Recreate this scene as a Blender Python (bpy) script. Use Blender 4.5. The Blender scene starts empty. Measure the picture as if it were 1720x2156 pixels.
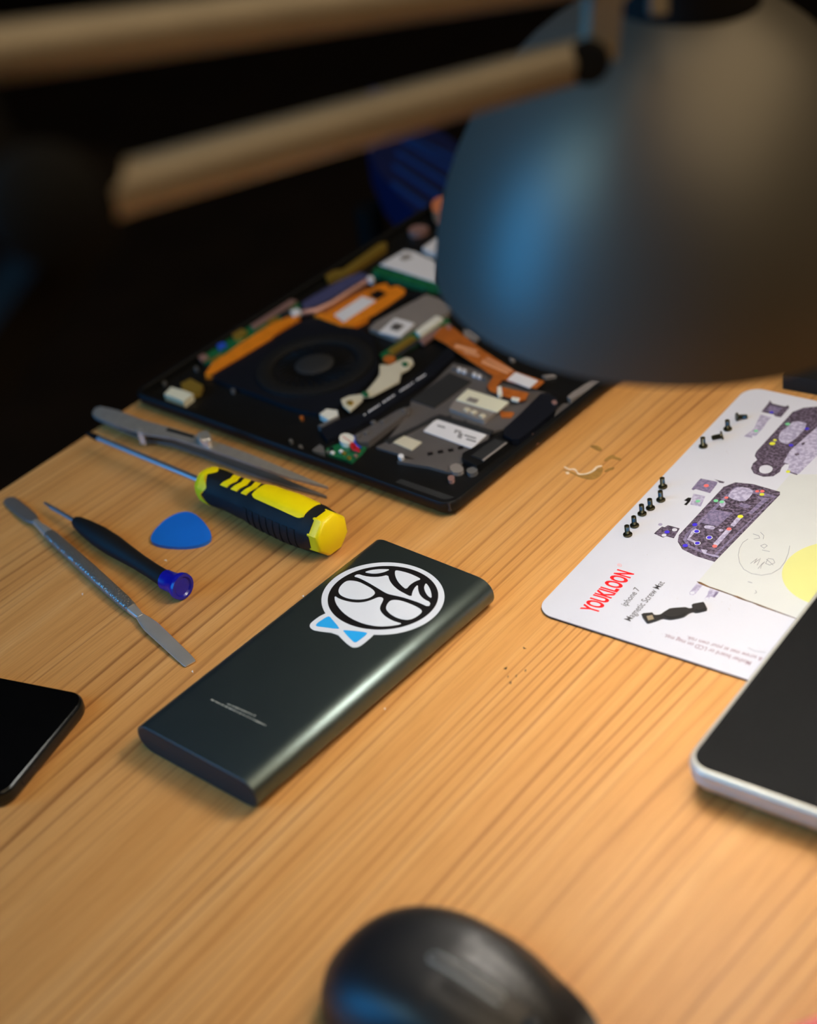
import bpy, bmesh, math, random
from mathutils import Vector, Matrix

random.seed(7)
scene = bpy.context.scene
COL = scene.collection
MM = 0.001
TZ = 0.74                                   # height of the desk top above the floor

# ------------------------------------------------------------------ camera
PITCH, ROLL, FPX, CH = 0.5930861, -0.1755685, 3583.3333, 461.165
W, H = 1720, 2156


def ray(px, py):
    u = (px - W / 2) / FPX
    v = -(py - H / 2) / FPX
    cr, sr = math.cos(ROLL), math.sin(ROLL)
    x = u * cr - v * sr
    up = u * sr + v * cr
    c, s = math.cos(PITCH), math.sin(PITCH)
    return Vector((x, c + up * s, -s + up * c))


def U(px, py, z=0.0):
    """point of the photograph -> point of the plane z mm above the desk top (metres, world)"""
    r = ray(px, py)
    t = (z - CH) / r.z
    return Vector((r.x * t * MM, r.y * t * MM, z * MM + TZ))


def D(px, py, d):
    """point of the photograph at d mm from the camera (along the axis)"""
    r = ray(px, py) * (d * MM)
    return Vector((r.x, r.y, r.z + CH * MM + TZ))


def P(x, y, z=0.0):
    return Vector((x * MM, y * MM, z * MM + TZ))


def zc(ox, oy, s):
    return lambda pts: [(ox + x * s, oy + y * s) for x, y in pts]


Z1 = zc(250, 400, 700 / 1720)
Z2 = zc(600, 650, 700 / 1720)
Z3 = zc(1110, 800, 610 / 1720)
Z4 = zc(0, 830, 760 / 1720)
Z5 = zc(640, 1160, 320 / 1720)
Z6 = zc(270, 1120, 790 / 1720)

# ------------------------------------------------------------------ materials


def lin(c):
    c = c / 255
    return c / 12.92 if c <= 0.04045 else ((c + 0.055) / 1.055) ** 2.4


def rgb(r, g, b):
    return (lin(r), lin(g), lin(b), 1)


MATS = {}


def mat(name, color, rough=0.5, metal=0.0, bump=0.0, bscale=400, var=0.08, vscale=60, coat=0.0, spec=0.5):
    if name in MATS:
        return MATS[name]
    m = bpy.data.materials.new(name)
    m.use_nodes = True
    nt = m.node_tree
    b = nt.nodes['Principled BSDF']
    b.inputs['Roughness'].default_value = rough
    b.inputs['Metallic'].default_value = metal
    b.inputs['Coat Weight'].default_value = coat
    b.inputs['Specular IOR Level'].default_value = spec
    tc = nt.nodes.new('ShaderNodeTexCoord')
    n = nt.nodes.new('ShaderNodeTexNoise')
    n.inputs['Scale'].default_value = vscale
    n.inputs['Detail'].default_value = 4
    nt.links.new(tc.outputs['Object'], n.inputs['Vector'])
    r = nt.nodes.new('ShaderNodeValToRGB')
    lo = tuple(max(0, c * (1 - var)) for c in color[:3]) + (1,)
    hi = tuple(min(1, c * (1 + var)) for c in color[:3]) + (1,)
    r.color_ramp.elements[0].position = 0.3
    r.color_ramp.elements[1].position = 0.7
    r.color_ramp.elements[0].color = lo
    r.color_ramp.elements[1].color = hi
    nt.links.new(n.outputs['Fac'], r.inputs['Fac'])
    nt.links.new(r.outputs['Color'], b.inputs['Base Color'])
    if bump:
        n2 = nt.nodes.new('ShaderNodeTexNoise')
        n2.inputs['Scale'].default_value = bscale
        nt.links.new(tc.outputs['Object'], n2.inputs['Vector'])
        bp = nt.nodes.new('ShaderNodeBump')
        bp.inputs['Strength'].default_value = bump
        bp.inputs['Distance'].default_value = 0.0004
        nt.links.new(n2.outputs['Fac'], bp.inputs['Height'])
        nt.links.new(bp.outputs['Normal'], b.inputs['Normal'])
    MATS[name] = m
    return m


def wood_mat():
    m = bpy.data.materials.new('oak_laminate')
    m.use_nodes = True
    nt = m.node_tree
    L = nt.links.new
    N = nt.nodes.new
    b = nt.nodes['Principled BSDF']
    tc = N('ShaderNodeTexCoord')

    def mapped(sx, sy, src=None):
        mp = N('ShaderNodeMapping')
        mp.inputs['Scale'].default_value = (sx, sy, 1)
        L(src or tc.outputs['Object'], mp.inputs['Vector'])
        return mp.outputs['Vector']

    def noise(vec, scale, detail=3, rough=0.5):
        n = N('ShaderNodeTexNoise')
        n.inputs['Scale'].default_value = scale
        n.inputs['Detail'].default_value = detail
        n.inputs['Roughness'].default_value = rough
        L(vec, n.inputs['Vector'])
        return n.outputs['Fac']

    def math_(op, a, bb):
        n = N('ShaderNodeMath')
        n.operation = op
        for i, v in enumerate((a, bb)):
            if isinstance(v, (int, float)):
                n.inputs[i].default_value = v
            else:
                L(v, n.inputs[i])
        return n.outputs[0]

    def ramp(fac, stops):
        r = N('ShaderNodeValToRGB')
        e = r.color_ramp.elements
        while len(e) < len(stops):
            e.new(0.5)
        for i, (p, c) in enumerate(stops):
            e[i].position = p
            e[i].color = c
        L(fac, r.inputs['Fac'])
        return r.outputs['Color']

    def mix(kind, fac, a, c):
        n = N('ShaderNodeMixRGB')
        n.blend_type = kind
        if isinstance(fac, (int, float)):
            n.inputs[0].default_value = fac
        else:
            L(fac, n.inputs[0])
        L(a, n.inputs[1])
        L(c, n.inputs[2])
        return n.outputs[0]

    sep = N('ShaderNodeSeparateXYZ')
    L(tc.outputs['Object'], sep.inputs[0])
    # warp across the grain
    warp = noise(mapped(3.2, 0.9), 1.0, 1)
    warp2 = noise(mapped(24, 0.9), 1.0, 2)
    xw = math_('ADD', sep.outputs['X'], math_('MULTIPLY', math_('SUBTRACT', warp, 0.5), 0.16))
    xw = math_('ADD', xw, math_('MULTIPLY', math_('SUBTRACT', warp2, 0.5), 0.03))
    comb = N('ShaderNodeCombineXYZ')
    L(xw, comb.inputs[0])
    L(sep.outputs['Y'], comb.inputs[1])
    # growth lines: 1-D noise across the warped coordinate, sharp dark side
    saw = math_('FRACT', math_('MULTIPLY', xw, 150.0), 0.0)
    line = ramp(saw, [(0.0, (0, 0, 0, 1)), (0.66, (0.0, 0.0, 0.0, 1)), (0.9, (1, 1, 1, 1)), (1.0, (0, 0, 0, 1))])
    gate = ramp(noise(mapped(28, 2.2), 1.0, 2), [(0.4, (0.15, 0.15, 0.15, 1)), (0.6, (1, 1, 1, 1))])
    lines = mix('MULTIPLY', 1.0, line, gate)
    streak = noise(mapped(60, 1.2, comb.outputs[0]), 1.0, 4, 0.6)
    base = ramp(streak, [(0.25, rgb(198, 138, 76)), (0.5, rgb(209, 151, 87)), (0.75, rgb(220, 166, 104))])
    dark = ramp(streak, [(0.2, rgb(130, 76, 36)), (0.8, rgb(146, 90, 46))])
    col = mix('MIX', math_('MULTIPLY', lines, 0.8), base, dark)
    fib = noise(mapped(1500, 40), 1.0, 2)
    fibc = ramp(fib, [(0.36, (0.8, 0.76, 0.7, 1)), (0.52, (1, 1, 1, 1))])
    col = mix('MULTIPLY', 0.55, col, fibc)
    big = noise(mapped(9, 1.5), 1.0, 2)
    bigc = ramp(big, [(0.3, (0.86, 0.84, 0.8, 1)), (0.7, (1, 1, 1, 1))])
    col = mix('MULTIPLY', 0.7, col, bigc)
    L(col, b.inputs['Base Color'])
    b.inputs['Roughness'].default_value = 0.5
    b.inputs['Specular IOR Level'].default_value = 0.32
    bp = N('ShaderNodeBump')
    bp.inputs['Strength'].default_value = 0.25
    bp.inputs['Distance'].default_value = 0.0003
    L(fib, bp.inputs['Height'])
    L(bp.outputs['Normal'], b.inputs['Normal'])
    return m


def emit_mat(name, color, strength):
    m = bpy.data.materials.new(name)
    m.use_nodes = True
    nt = m.node_tree
    b = nt.nodes['Principled BSDF']
    b.inputs['Base Color'].default_value = (0.9, 0.88, 0.84, 1)
    b.inputs['Emission Color'].default_value = color
    b.inputs['Emission Strength'].default_value = strength
    return m


def speckle_mat(name, c0, c1, scale=900):
    m = bpy.data.materials.new(name)
    m.use_nodes = True
    nt = m.node_tree
    b = nt.nodes['Principled BSDF']
    tc = nt.nodes.new('ShaderNodeTexCoord')
    n = nt.nodes.new('ShaderNodeTexNoise')
    n.inputs['Scale'].default_value = scale
    n.inputs['Detail'].default_value = 3
    r = nt.nodes.new('ShaderNodeValToRGB')
    r.color_ramp.elements[0].position = 0.42
    r.color_ramp.elements[1].position = 0.6
    r.color_ramp.elements[0].color = c0
    r.color_ramp.elements[1].color = c1
    nt.links.new(tc.outputs['Object'], n.inputs['Vector'])
    nt.links.new(n.outputs['Fac'], r.inputs['Fac'])
    nt.links.new(r.outputs['Color'], b.inputs['Base Color'])
    b.inputs['Roughness'].default_value = 0.55
    return m


def knurl_mat():
    m = bpy.data.materials.new('knurled_steel')
    m.use_nodes = True
    nt = m.node_tree
    b = nt.nodes['Principled BSDF']
    b.inputs['Base Color'].default_value = rgb(165, 161, 155)
    b.inputs['Metallic'].default_value = 0.75
    b.inputs['Roughness'].default_value = 0.3
    tc = nt.nodes.new('ShaderNodeTexCoord')
    v = nt.nodes.new('ShaderNodeTexVoronoi')
    v.inputs['Scale'].default_value = 1100
    nt.links.new(tc.outputs['Object'], v.inputs['Vector'])
    bp = nt.nodes.new('ShaderNodeBump')
    bp.inputs['Strength'].default_value = 0.9
    bp.inputs['Distance'].default_value = 0.0004
    nt.links.new(v.outputs['Distance'], bp.inputs['Height'])
    nt.links.new(bp.outputs['Normal'], b.inputs['Normal'])
    return m


WOOD = wood_mat()
M_FLOOR = mat('dark_floor', rgb(34, 23, 12), 0.6, var=0.3, vscale=8)
M_WALL = mat('dark_wall', rgb(14, 12, 11), 0.9, var=0.1, vscale=4)
M_BLACK = mat('black_plastic', rgb(16, 16, 17), 0.42, bump=0.1, bscale=900)
M_BLACKG = mat('gloss_black', rgb(8, 8, 9), 0.12)
M_RUBBER = mat('black_rubber', rgb(17, 17, 18), 0.62, spec=0.3, bump=0.2, bscale=1200)
M_CHASSIS = mat('black_chassis', rgb(11, 11, 12), 0.55, bump=0.15, bscale=800, spec=0.25)
M_BANK = mat('grey_anodised', rgb(96, 108, 107), 0.38, 0.92, bump=0.06, bscale=2500, var=0.03, vscale=30)
M_BANKEND = mat('bank_end', rgb(30, 30, 31), 0.5)
M_BANKTXT = mat('bank_print', rgb(165, 165, 155), 0.5)
M_WHITE = mat('white_vinyl', rgb(230, 230, 234), 0.4, var=0.01)
M_INK = mat('black_ink', rgb(20, 17, 18), 0.4)
M_BLUEV = mat('blue_vinyl', rgb(40, 160, 225), 0.4, var=0.02)
M_STEEL = mat('steel', rgb(226, 220, 212), 0.27, 0.7, var=0.05, bump=0.05, bscale=300)
M_CHROME = mat('bright_steel', rgb(205, 206, 210), 0.34, 0.9, var=0.03)
M_STEELB = mat('brushed_steel', rgb(158, 152, 144), 0.45, 0.5, var=0.08, vscale=200)
M_STEELD = mat('dark_steel', rgb(128, 124, 122), 0.42, 0.55, var=0.08)
M_KNURL = knurl_mat()
M_YEL = mat('yellow_plastic', rgb(252, 222, 3), 0.42, var=0.02)
M_NAVY = mat('navy_plastic', rgb(22, 22, 150), 0.25, var=0.03)
M_PICK = mat('pick_blue', rgb(20, 105, 205), 0.4, var=0.03)
M_MAT = mat('mat_white', rgb(213, 213, 223), 0.45, var=0.02, vscale=25)
M_MATB = mat('mat_backing', rgb(38, 26, 26), 0.7)
M_CREAM = mat('mat_cream', rgb(211, 212, 209), 0.4, var=0.015)
M_YELP = mat('print_yellow', rgb(214, 212, 138), 0.45, var=0.02)
M_RED = mat('print_red', rgb(238, 24, 30), 0.45, var=0.02)
M_REDL = mat('print_pink', rgb(236, 150, 150), 0.45)
M_GREYT = mat('print_grey', rgb(92, 88, 92), 0.5)
M_MAUVET = mat('print_mauve', rgb(150, 118, 134), 0.5)
M_PCB = speckle_mat('print_board', rgb(52, 42, 56), rgb(112, 98, 118), 700)
M_LILAC = speckle_mat('print_lilac', rgb(158, 150, 178), rgb(192, 186, 208), 500)
M_LILACD = speckle_mat('print_lilac_dark', rgb(104, 94, 124), rgb(136, 124, 152), 600)
M_DOTB = mat('print_dot_blue', rgb(62, 44, 200), 0.5)
M_DOTY = mat('print_dot_yellow', rgb(222, 222, 60), 0.5)
M_DOTG = mat('print_dot_green', rgb(120, 205, 150), 0.5)
M_DOTR = mat('print_dot_red', rgb(238, 110, 105), 0.5)
M_PENCIL = mat('pencil', rgb(150, 150, 158), 0.6)
M_BURN = mat('burnt_edge', rgb(96, 66, 34), 0.7, var=0.5, vscale=300)
M_GLUE = mat('stain_pale', rgb(226, 205, 178), 0.5, var=0.2, vscale=400)
M_GLUED = mat('stain_dark', rgb(150, 110, 50), 0.6, var=0.25, vscale=300)
M_ALU = mat('silver_aluminium', rgb(206, 202, 190), 0.5, 0.55, var=0.02, bump=0.04, bscale=3000)
M_SKIN = mat('matte_black_skin', rgb(17, 17, 18), 0.65, spec=0.1, var=0.12, vscale=16, bump=0.05, bscale=2500)
M_SHADE = mat('lamp_grey', rgb(104, 99, 91), 0.46, 0.5, var=0.04, vscale=10)
M_REFL = mat('lamp_inside', rgb(240, 238, 232), 0.6, var=0.01)
M_ARM = mat('lamp_arm', rgb(150, 138, 120), 0.5, 0.3, var=0.05)
M_DARKP = mat('dark_joint', rgb(14, 12, 11), 0.75, spec=0.15)
M_MOUSE = mat('mouse_shell', rgb(15, 15, 18), 0.45, bump=0.04, bscale=3000, var=0.03)
M_SEAM = mat('mouse_strip', rgb(120, 124, 126), 0.3)
M_STOOL = mat('blue_stool', rgb(8, 20, 66), 0.55, var=0.1)
M_STOOLR = mat('blue_stool_rib', rgb(18, 52, 104), 0.5)
M_REDP = mat('red_plastic', rgb(190, 10, 8), 0.4)
# opened laptop
M_GREEN = mat('green_board', rgb(22, 96, 58), 0.4, var=0.35, vscale=400)
M_ORANGE = mat('orange_film', rgb(226, 128, 26), 0.4, var=0.1, vscale=150)
M_COPPER = mat('copper_ribbon', rgb(172, 92, 34), 0.4, var=0.15, vscale=150)
M_COPPERL = mat('ribbon_marks', rgb(216, 150, 108), 0.5)
M_PLATE = mat('grey_plate', rgb(104, 98, 96), 0.45, 0.35, var=0.08, vscale=40)
M_PLATEL = mat('light_plate', rgb(150, 140, 134), 0.4, 0.3, var=0.05)
M_BRKT = mat('cream_bracket', rgb(206, 196, 172), 0.45, var=0.05)
M_LABEL = mat('white_label', rgb(224, 220, 222), 0.5, var=0.02)
M_LABELC = mat('cream_label', rgb(222, 216, 190), 0.5, var=0.03)
M_DKPAD = mat('charcoal_pad', rgb(34, 34, 35), 0.6)
M_NAVYD = mat('blue_black', rgb(12, 15, 24), 0.45)
M_GOLD = mat('gold_contact', rgb(206, 166, 70), 0.3, 0.7)
M_CONN = mat('ivory_connector', rgb(226, 220, 206), 0.45)
M_WIRER = mat('red_wire', rgb(200, 24, 30), 0.4)
M_WIREB = mat('blue_wire', rgb(40, 80, 190), 0.4)
M_GLASSY = mat('violet_film', rgb(88, 88, 128), 0.25, 0.3)
M_ROSE = mat('rose_metal', rgb(196, 150, 140), 0.35, 0.6)
M_SCREW = mat('black_screw', rgb(66, 62, 46), 0.32, 0.85, var=0.3, vscale=900)
M_LOCK = mat('threadlock', rgb(20, 66, 98), 0.4)
M_BRACK = mat('bracket_black', rgb(36, 33, 33), 0.5)

# ------------------------------------------------------------------ mesh helpers


def link(name, me, parent=None, mats=()):
    o = bpy.data.objects.new(name, me)
    COL.objects.link(o)
    if parent:
        o.parent = parent
    for m in (mats if isinstance(mats, (list, tuple)) else [mats]):
        me.materials.append(m)
    return o


def thing(name, label, cat, loc, group=None, rotz=0.0):
    o = bpy.data.objects.new(name, None)
    COL.objects.link(o)
    o.empty_display_size = 0.01
    o.location = loc
    o.rotation_euler = (0, 0, rotz)
    o['label'] = label
    o['category'] = cat
    if group:
        o['group'] = group
    return o


def origin(o):
    v = Vector((0, 0, 0))
    while o is not None:
        v += o.location
        o = o.parent
    return v


def fin(name, bm, mats, parent=None, smooth=True, bevel=0.0, at=None, segs=2, world=True):
    """bmesh holds world coordinates; store them relative to the parent's origin"""
    if bevel:
        es = [e for e in bm.edges if len(e.link_faces) == 2 and e.calc_face_angle(0) > 0.6]
        if es:
            bmesh.ops.bevel(bm, geom=es, offset=bevel, segments=segs, affect='EDGES', profile=0.6, clamp_overlap=True)
    bmesh.ops.recalc_face_normals(bm, faces=bm.faces)
    off = Vector((0, 0, 0))
    if world:
        off = origin(parent) if parent else (at or Vector((0, 0, 0)))
        for v in bm.verts:
            v.co -= off
    for f in bm.faces:
        f.smooth = smooth
    me = bpy.data.meshes.new(name)
    bm.to_mesh(me)
    bm.free()
    o = link(name, me, parent, mats)
    if at is not None and parent is None:
        o.location = at
    if smooth:
        try:
            me.set_sharp_from_angle(angle=math.radians(38))
        except Exception:
            pass
    return o


def chaikin(pts, n=1):
    for _ in range(n):
        q = []
        for i in range(len(pts)):
            a, b = pts[i], pts[(i + 1) % len(pts)]
            q.append(tuple(a[k] * 0.75 + b[k] * 0.25 for k in range(2)))
            q.append(tuple(a[k] * 0.25 + b[k] * 0.75 for k in range(2)))
        pts = q
    return pts


def add_prism(bm, pts, z0, z1, mi=0):
    """pts: world XY (metres); z in metres"""
    lo = [bm.verts.new((p[0], p[1], z0)) for p in pts]
    hi = [bm.verts.new((p[0], p[1], z1)) for p in pts]
    n = len(pts)
    fs = [bm.faces.new(lo[::-1]), bm.faces.new(hi)]
    for i in range(n):
        fs.append(bm.faces.new((lo[i], lo[(i + 1) % n], hi[(i + 1) % n], hi[i])))
    for f in fs:
        f.material_index = mi
    return fs


def pxy(pts, z):
    return [tuple(U(x, y, z)[:2]) for x, y in pts]


def add_px(bm, pts, z0, z1, mi=0, zt=None):
    """trace given in photo pixels, taken on the plane zt (default z1); heights in mm above the desk"""
    return add_prism(bm, pxy(pts, z1 if zt is None else zt), z0 * MM + TZ, z1 * MM + TZ, mi)


def circle(cx, cy, r, n=48, a0=0.0, a1=2 * math.pi, end=False):
    m = n - 1 if end else n
    return [(cx + r * math.cos(a0 + (a1 - a0) * i / m), cy + r * math.sin(a0 + (a1 - a0) * i / m)) for i in range(n)]


def add_box(bm, c, ax, ay, az, sx, sy, sz, mi=0):
    vs = []
    for k in (-1, 1):
        for i, j in ((-1, -1), (1, -1), (1, 1), (-1, 1)):
            vs.append(bm.verts.new(c + ax * (i * sx / 2) + ay * (j * sy / 2) + az * (k * sz / 2)))
    for f in ((3, 2, 1, 0), (4, 5, 6, 7), (0, 1, 5, 4), (1, 2, 6, 5), (2, 3, 7, 6), (3, 0, 4, 7)):
        bm.faces.new([vs[i] for i in f]).material_index = mi


def add_loft(bm, rings, mi=0, cap=True, closed=True):
    vr = [[bm.verts.new(p) for p in r] for r in rings]
    n = len(vr[0])
    for a, b in zip(vr, vr[1:]):
        for i in range(n if closed else n - 1):
            j = (i + 1) % n
            bm.faces.new((a[i], a[j], b[j], b[i])).material_index = mi
    if cap:
        bm.faces.new(vr[0][::-1]).material_index = mi
        bm.faces.new(vr[-1]).material_index = mi


def frame(d, up=Vector((0, 0, 1))):
    d = d.normalized()
    s = d.cross(up)
    if s.length < 1e-6:
        s = Vector((1, 0, 0))
    s.normalize()
    return d, s, s.cross(d).normalized()


def add_rev(bm, p0, p1, prof, n=32, mi=0, cap=True, squash=1.0):
    """body of revolution: prof = [(t 0..1 along p0-p1, radius m)]"""
    d, s, u = frame(p1 - p0)
    rings = []
    for t, r in prof:
        c = p0 + (p1 - p0) * t
        rings.append([c + s * (r * math.cos(2 * math.pi * k / n)) + u * (r * squash * math.sin(2 * math.pi * k / n)) for k in range(n)])
    add_loft(bm, rings, mi, cap)


def add_tube(bm, pts, r, n=10, mi=0):
    rings = []
    for i, p in enumerate(pts):
        a = pts[max(0, i - 1)]
        b = pts[min(len(pts) - 1, i + 1)]
        d, s, u = frame(b - a)
        rings.append([p + s * (r * math.cos(2 * math.pi * k / n)) + u * (r * math.sin(2 * math.pi * k / n)) for k in range(n)])
    add_loft(bm, rings, mi)


def add_beam(bm, a, b, w, h, up=Vector((0, 0, 1)), mi=0):
    d, s, u = frame(b - a, up)
    add_box(bm, (a + b) / 2, d, s, u, (b - a).length, w, h, mi)


def rrect(x0, y0, x1, y1, r, n=8):
    pts = []
    for cx, cy, a in ((x1 - r, y1 - r, 0), (x0 + r, y1 - r, 1), (x0 + r, y0 + r, 2), (x1 - r, y0 + r, 3)):
        for i in range(n + 1):
            t = (a + i / n) * math.pi / 2
            pts.append((cx + r * math.cos(t), cy + r * math.sin(t)))
    return pts


def tloc(o, ang, pts):
    c, s = math.cos(ang), math.sin(ang)
    return [(o[0] + x * c - y * s, o[1] + x * s + y * c) for x, y in pts]


def text_bm(bm, body, p0, p1, ph, z, thick=0.00006, shear=0.0, mi=0, bold=0.0):
    """set a line of lettering on the desk-parallel plane z: baseline p0->p1, cap height to ph (world XY)"""
    cu = bpy.data.curves.new('lettering', 'FONT')
    cu.body = body
    cu.size = 1
    cu.shear = shear
    cu.offset = bold
    cu.resolution_u = 4
    ob = bpy.data.objects.new('lettering', cu)
    COL.objects.link(ob)
    bpy.context.view_layer.update()
    me = bpy.data.meshes.new_from_object(ob.evaluated_get(bpy.context.evaluated_depsgraph_get()))
    bpy.data.objects.remove(ob)
    xs = [v.co.x for v in me.vertices]
    x0, x1 = min(xs), max(xs)
    hcap = 0.69
    e1 = (Vector(p1[:2]) - Vector(p0[:2])) / (x1 - x0)
    e2 = (Vector(ph[:2]) - Vector(p0[:2])) / hcap
    vs = []
    for v in me.vertices:
        q = Vector(p0[:2]) + e1 * (v.co.x - x0) + e2 * v.co.y
        vs.append(bm.verts.new((q.x, q.y, z)))
    for p in me.polygons:
        try:
            f = bm.faces.new([vs[i] for i in p.vertices])
            f.material_index = mi
        except ValueError:
            pass
    bpy.data.meshes.remove(me)


# ------------------------------------------------------------------ setting
def struct(o):
    o['kind'] = 'structure'
    return o


def slab(name, lo, hi, m):
    bm = bmesh.new()
    lo, hi = Vector(lo), Vector(hi)
    add_box(bm, (lo + hi) / 2, Vector((1, 0, 0)), Vector((0, 1, 0)), Vector((0, 0, 1)), *(hi - lo))
    return struct(fin(name, bm, m, smooth=False))


slab('floor', (-3.2, -1.6, -0.05), (3.2, 4.4, 0), M_FLOOR)
slab('wall_back', (-3.2, 4.4, 0), (3.2, 4.5, 2.6), M_WALL)
slab('wall_left', (-3.3, -1.6, 0), (-3.2, 4.4, 2.6), M_WALL)
slab('wall_right', (3.2, -1.6, 0), (3.3, 4.4, 2.6), M_WALL)
slab('ceiling', (-3.2, -1.6, 2.6), (3.2, 4.4, 2.7), M_WALL)

# ------------------------------------------------------------------ desk
GA = -0.7890                               # direction of the grain
desk = thing('desk', 'light oak desk with fine straight grain, carrying the tools and devices', 'desk', Vector((0, 0.6, 0)), rotz=GA)
bm = bmesh.new()
tw0, tw1, tl0, tl1 = -0.2686, 0.72, -0.78, 0.62
add_prism(bm, [(tw0, tl0), (tw1, tl0), (tw1, tl1), (tw0, tl1)], TZ - 0.025, TZ)
top = fin('tabletop', bm, WOOD, desk, world=False, bevel=0.0008, smooth=False)
for x in (tw0 + 0.06, tw1 - 0.06):
    for y in (tl0 + 0.06, tl1 - 0.06):
        bm = bmesh.new()
        add_box(bm, Vector((x, y, (TZ - 0.025) / 2)), Vector((1, 0, 0)), Vector((0, 1, 0)), Vector((0, 0, 1)), 0.05, 0.05, TZ - 0.025)
        fin('leg', bm, M_DARKP, desk, world=False, bevel=0.003, smooth=False)


def dloc(v):
    """world -> desk local"""
    p = Vector((v[0], v[1] - 0.6))
    c, s = math.cos(-GA), math.sin(-GA)
    return (p.x * c - p.y * s, p.x * s + p.y * c)


# dried glue marks and scuffs on the desk top
ZG = zc(1130, 820, 270 / 1720)


def stain(name, m, polys, z=0.00012, label=None):
    bm = bmesh.new()
    for pl in polys:
        pts = [dloc(U(x, y, 0)) for x, y in pl]
        add_prism(bm, pts, TZ - 0.0001, TZ + z)
    o = fin(name, bm, m, desk, world=False, smooth=False)
    if label:
        o['label'] = label


stain('glue_stain', M_GLUED, [
    chaikin(ZG([(330, 1075), (420, 1085), (520, 1130), (560, 1150), (700, 1140), (790, 1080), (850, 1040), (895, 1050), (880, 1110), (850, 1170), (760, 1215), (640, 1200), (540, 1165), (460, 1120), (400, 1100)]), 2),
    chaikin(ZG([(700, 760), (780, 745), (860, 780), (885, 815), (845, 835), (770, 800)]), 2),
    chaikin(ZG([(890, 960), (960, 900), (1030, 875), (1060, 905), (1150, 935), (1120, 960), (1010, 920), (930, 970)]), 2),
    chaikin(ZG([(900, 1100), (960, 1060), (1050, 1040), (1030, 1070), (930, 1110)]), 1)], label='brownish stain ring')
stain('glue_residue', M_GLUE, [
    chaikin(ZG([(355, 1040), (385, 1035), (440, 1070), (500, 1060), (540, 1085), (560, 1130), (640, 1135), (710, 1110), (760, 1075), (800, 1030), (880, 1020), (870, 1040), (815, 1050), (790, 1085), (720, 1130), (640, 1150), (550, 1150), (525, 1100), (490, 1078), (430, 1085)]), 1),
    chaikin(ZG([(380, 1110), (430, 1105), (440, 1135), (400, 1140)]), 1)], 0.00025, 'whitish dried residue')
for pl in ([(1060, 1408), (1068, 1404), (1066, 1410)], [(1072, 1438), (1077, 1433), (1076, 1441)], [(1085, 1424), (1088, 1420), (1088, 1426)],
           [(1101, 1362), (1108, 1366), (1102, 1366)], [(1068, 1425), (1071, 1421), (1070, 1428)], [(1104, 1412), (1108, 1409), (1107, 1415)]):
    stain('scuff_mark', M_INK, [pl], label='tiny dark fleck')
for pl in ([(808, 1492), (812, 1490), (811, 1495)], [(403, 1414), (406, 1411), (407, 1417)], [(345, 1180), (350, 1178), (352, 1182)],
           [(636, 1255), (640, 1253), (640, 1258)], [(172, 1250), (175, 1249), (174, 1254)]):
    stain('pale_fleck', M_LABEL, [pl], label='tiny pale fleck')

# ------------------------------------------------------------------ power bank
BO = (-0.10060, 0.52190)
BA = -math.atan2(0.00602 - BO[0], 0.62317 - BO[1])
bank = thing('power_bank', 'dark grey aluminium power bank with rounded sides and a round face sticker', 'power bank', Vector((BO[0], BO[1], TZ)))
BW, BT, BL = 35.7, 14.4, 147.4


def bank_ring(y, inset=0.0):
    r = BT / 2
    pts = []
    n = 18
    for side in (1, -1):
        for i in range(n + 1):
            a = -math.pi / 2 + math.pi * i / n
            ca, sa = math.cos(a), math.sin(a)
            # soft, slightly squared side
            ex = math.copysign(abs(ca) ** 0.9, ca)
            ez = math.copysign(abs(sa) ** 0.92, sa)
            x = side * (BW - r * 1.25 + (r * 1.25 - inset) * ex)
            z = r + (r - inset) * ez * (1 if side == 1 else -1)
            pts.append((x, z))
    w = tloc(BO, BA, [(x * MM, y * MM) for x, z in pts])
    return [Vector((p[0], p[1], TZ + q[1] * MM)) for p, q in zip(w, pts)]


bm = bmesh.new()
add_loft(bm, [bank_ring(-2.2, 0.35), bank_ring(-2.08, 0.12), bank_ring(-1.8), bank_ring(BL / 2), bank_ring(BL - 0.4), bank_ring(BL - 0.12, 0.12), bank_ring(BL, 0.35)])
fin('body', bm, M_BANK, bank)
for y0, y1 in ((-2.45, -2.1), (BL - 0.1, BL + 0.25)):
    bm = bmesh.new()
    add_loft(bm, [bank_ring(y0, 1.0), bank_ring(y1, 1.0)])
    o = fin('end_panel', bm, M_BANKEND, bank)
    o['label'] = 'black end panel'
# printed lines (too small to read in the photo)
bm = bmesh.new()
rb = random.Random(3)


def micro_line(p0, p1, hgt, z, n):
    a, b = U(*p0, z), U(*p1, z)
    d, s, u = frame(b - a)
    Ln = (b - a).length
    x = 0
    while x < Ln:
        w = rb.uniform(0.5, 1.0) * MM
        hh = hgt * rb.choice((0.55, 0.6, 0.9))
        c = a + d * (x + w / 2) + Vector((0, 0, 0.00003))
        add_box(bm, c, d, s, u, w, hh, 0.00006)
        x += w + rb.choice((0.25, 0.3, 0.35, 0.8)) * MM


ML = Z6([(380, 768), (636, 890), (455, 788), (588, 846)])
micro_line(ML[0], ML[1], 0.9 * MM, BT, 30)
micro_line(ML[2], ML[3], 0.9 * MM, BT, 16)
o = fin('fine_print', bm, M_BANKTXT, bank, smooth=False)
o['label'] = 'two pale lines of tiny lettering'
# sticker
bm = bmesh.new()
ZB = BT


def st(pts, k, mi, ch=1):
    add_px(bm, chaikin(Z5(pts), ch) if ch else Z5(pts), ZB + 0.001, ZB + 0.06 + 0.04 * k, mi, zt=ZB)




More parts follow.
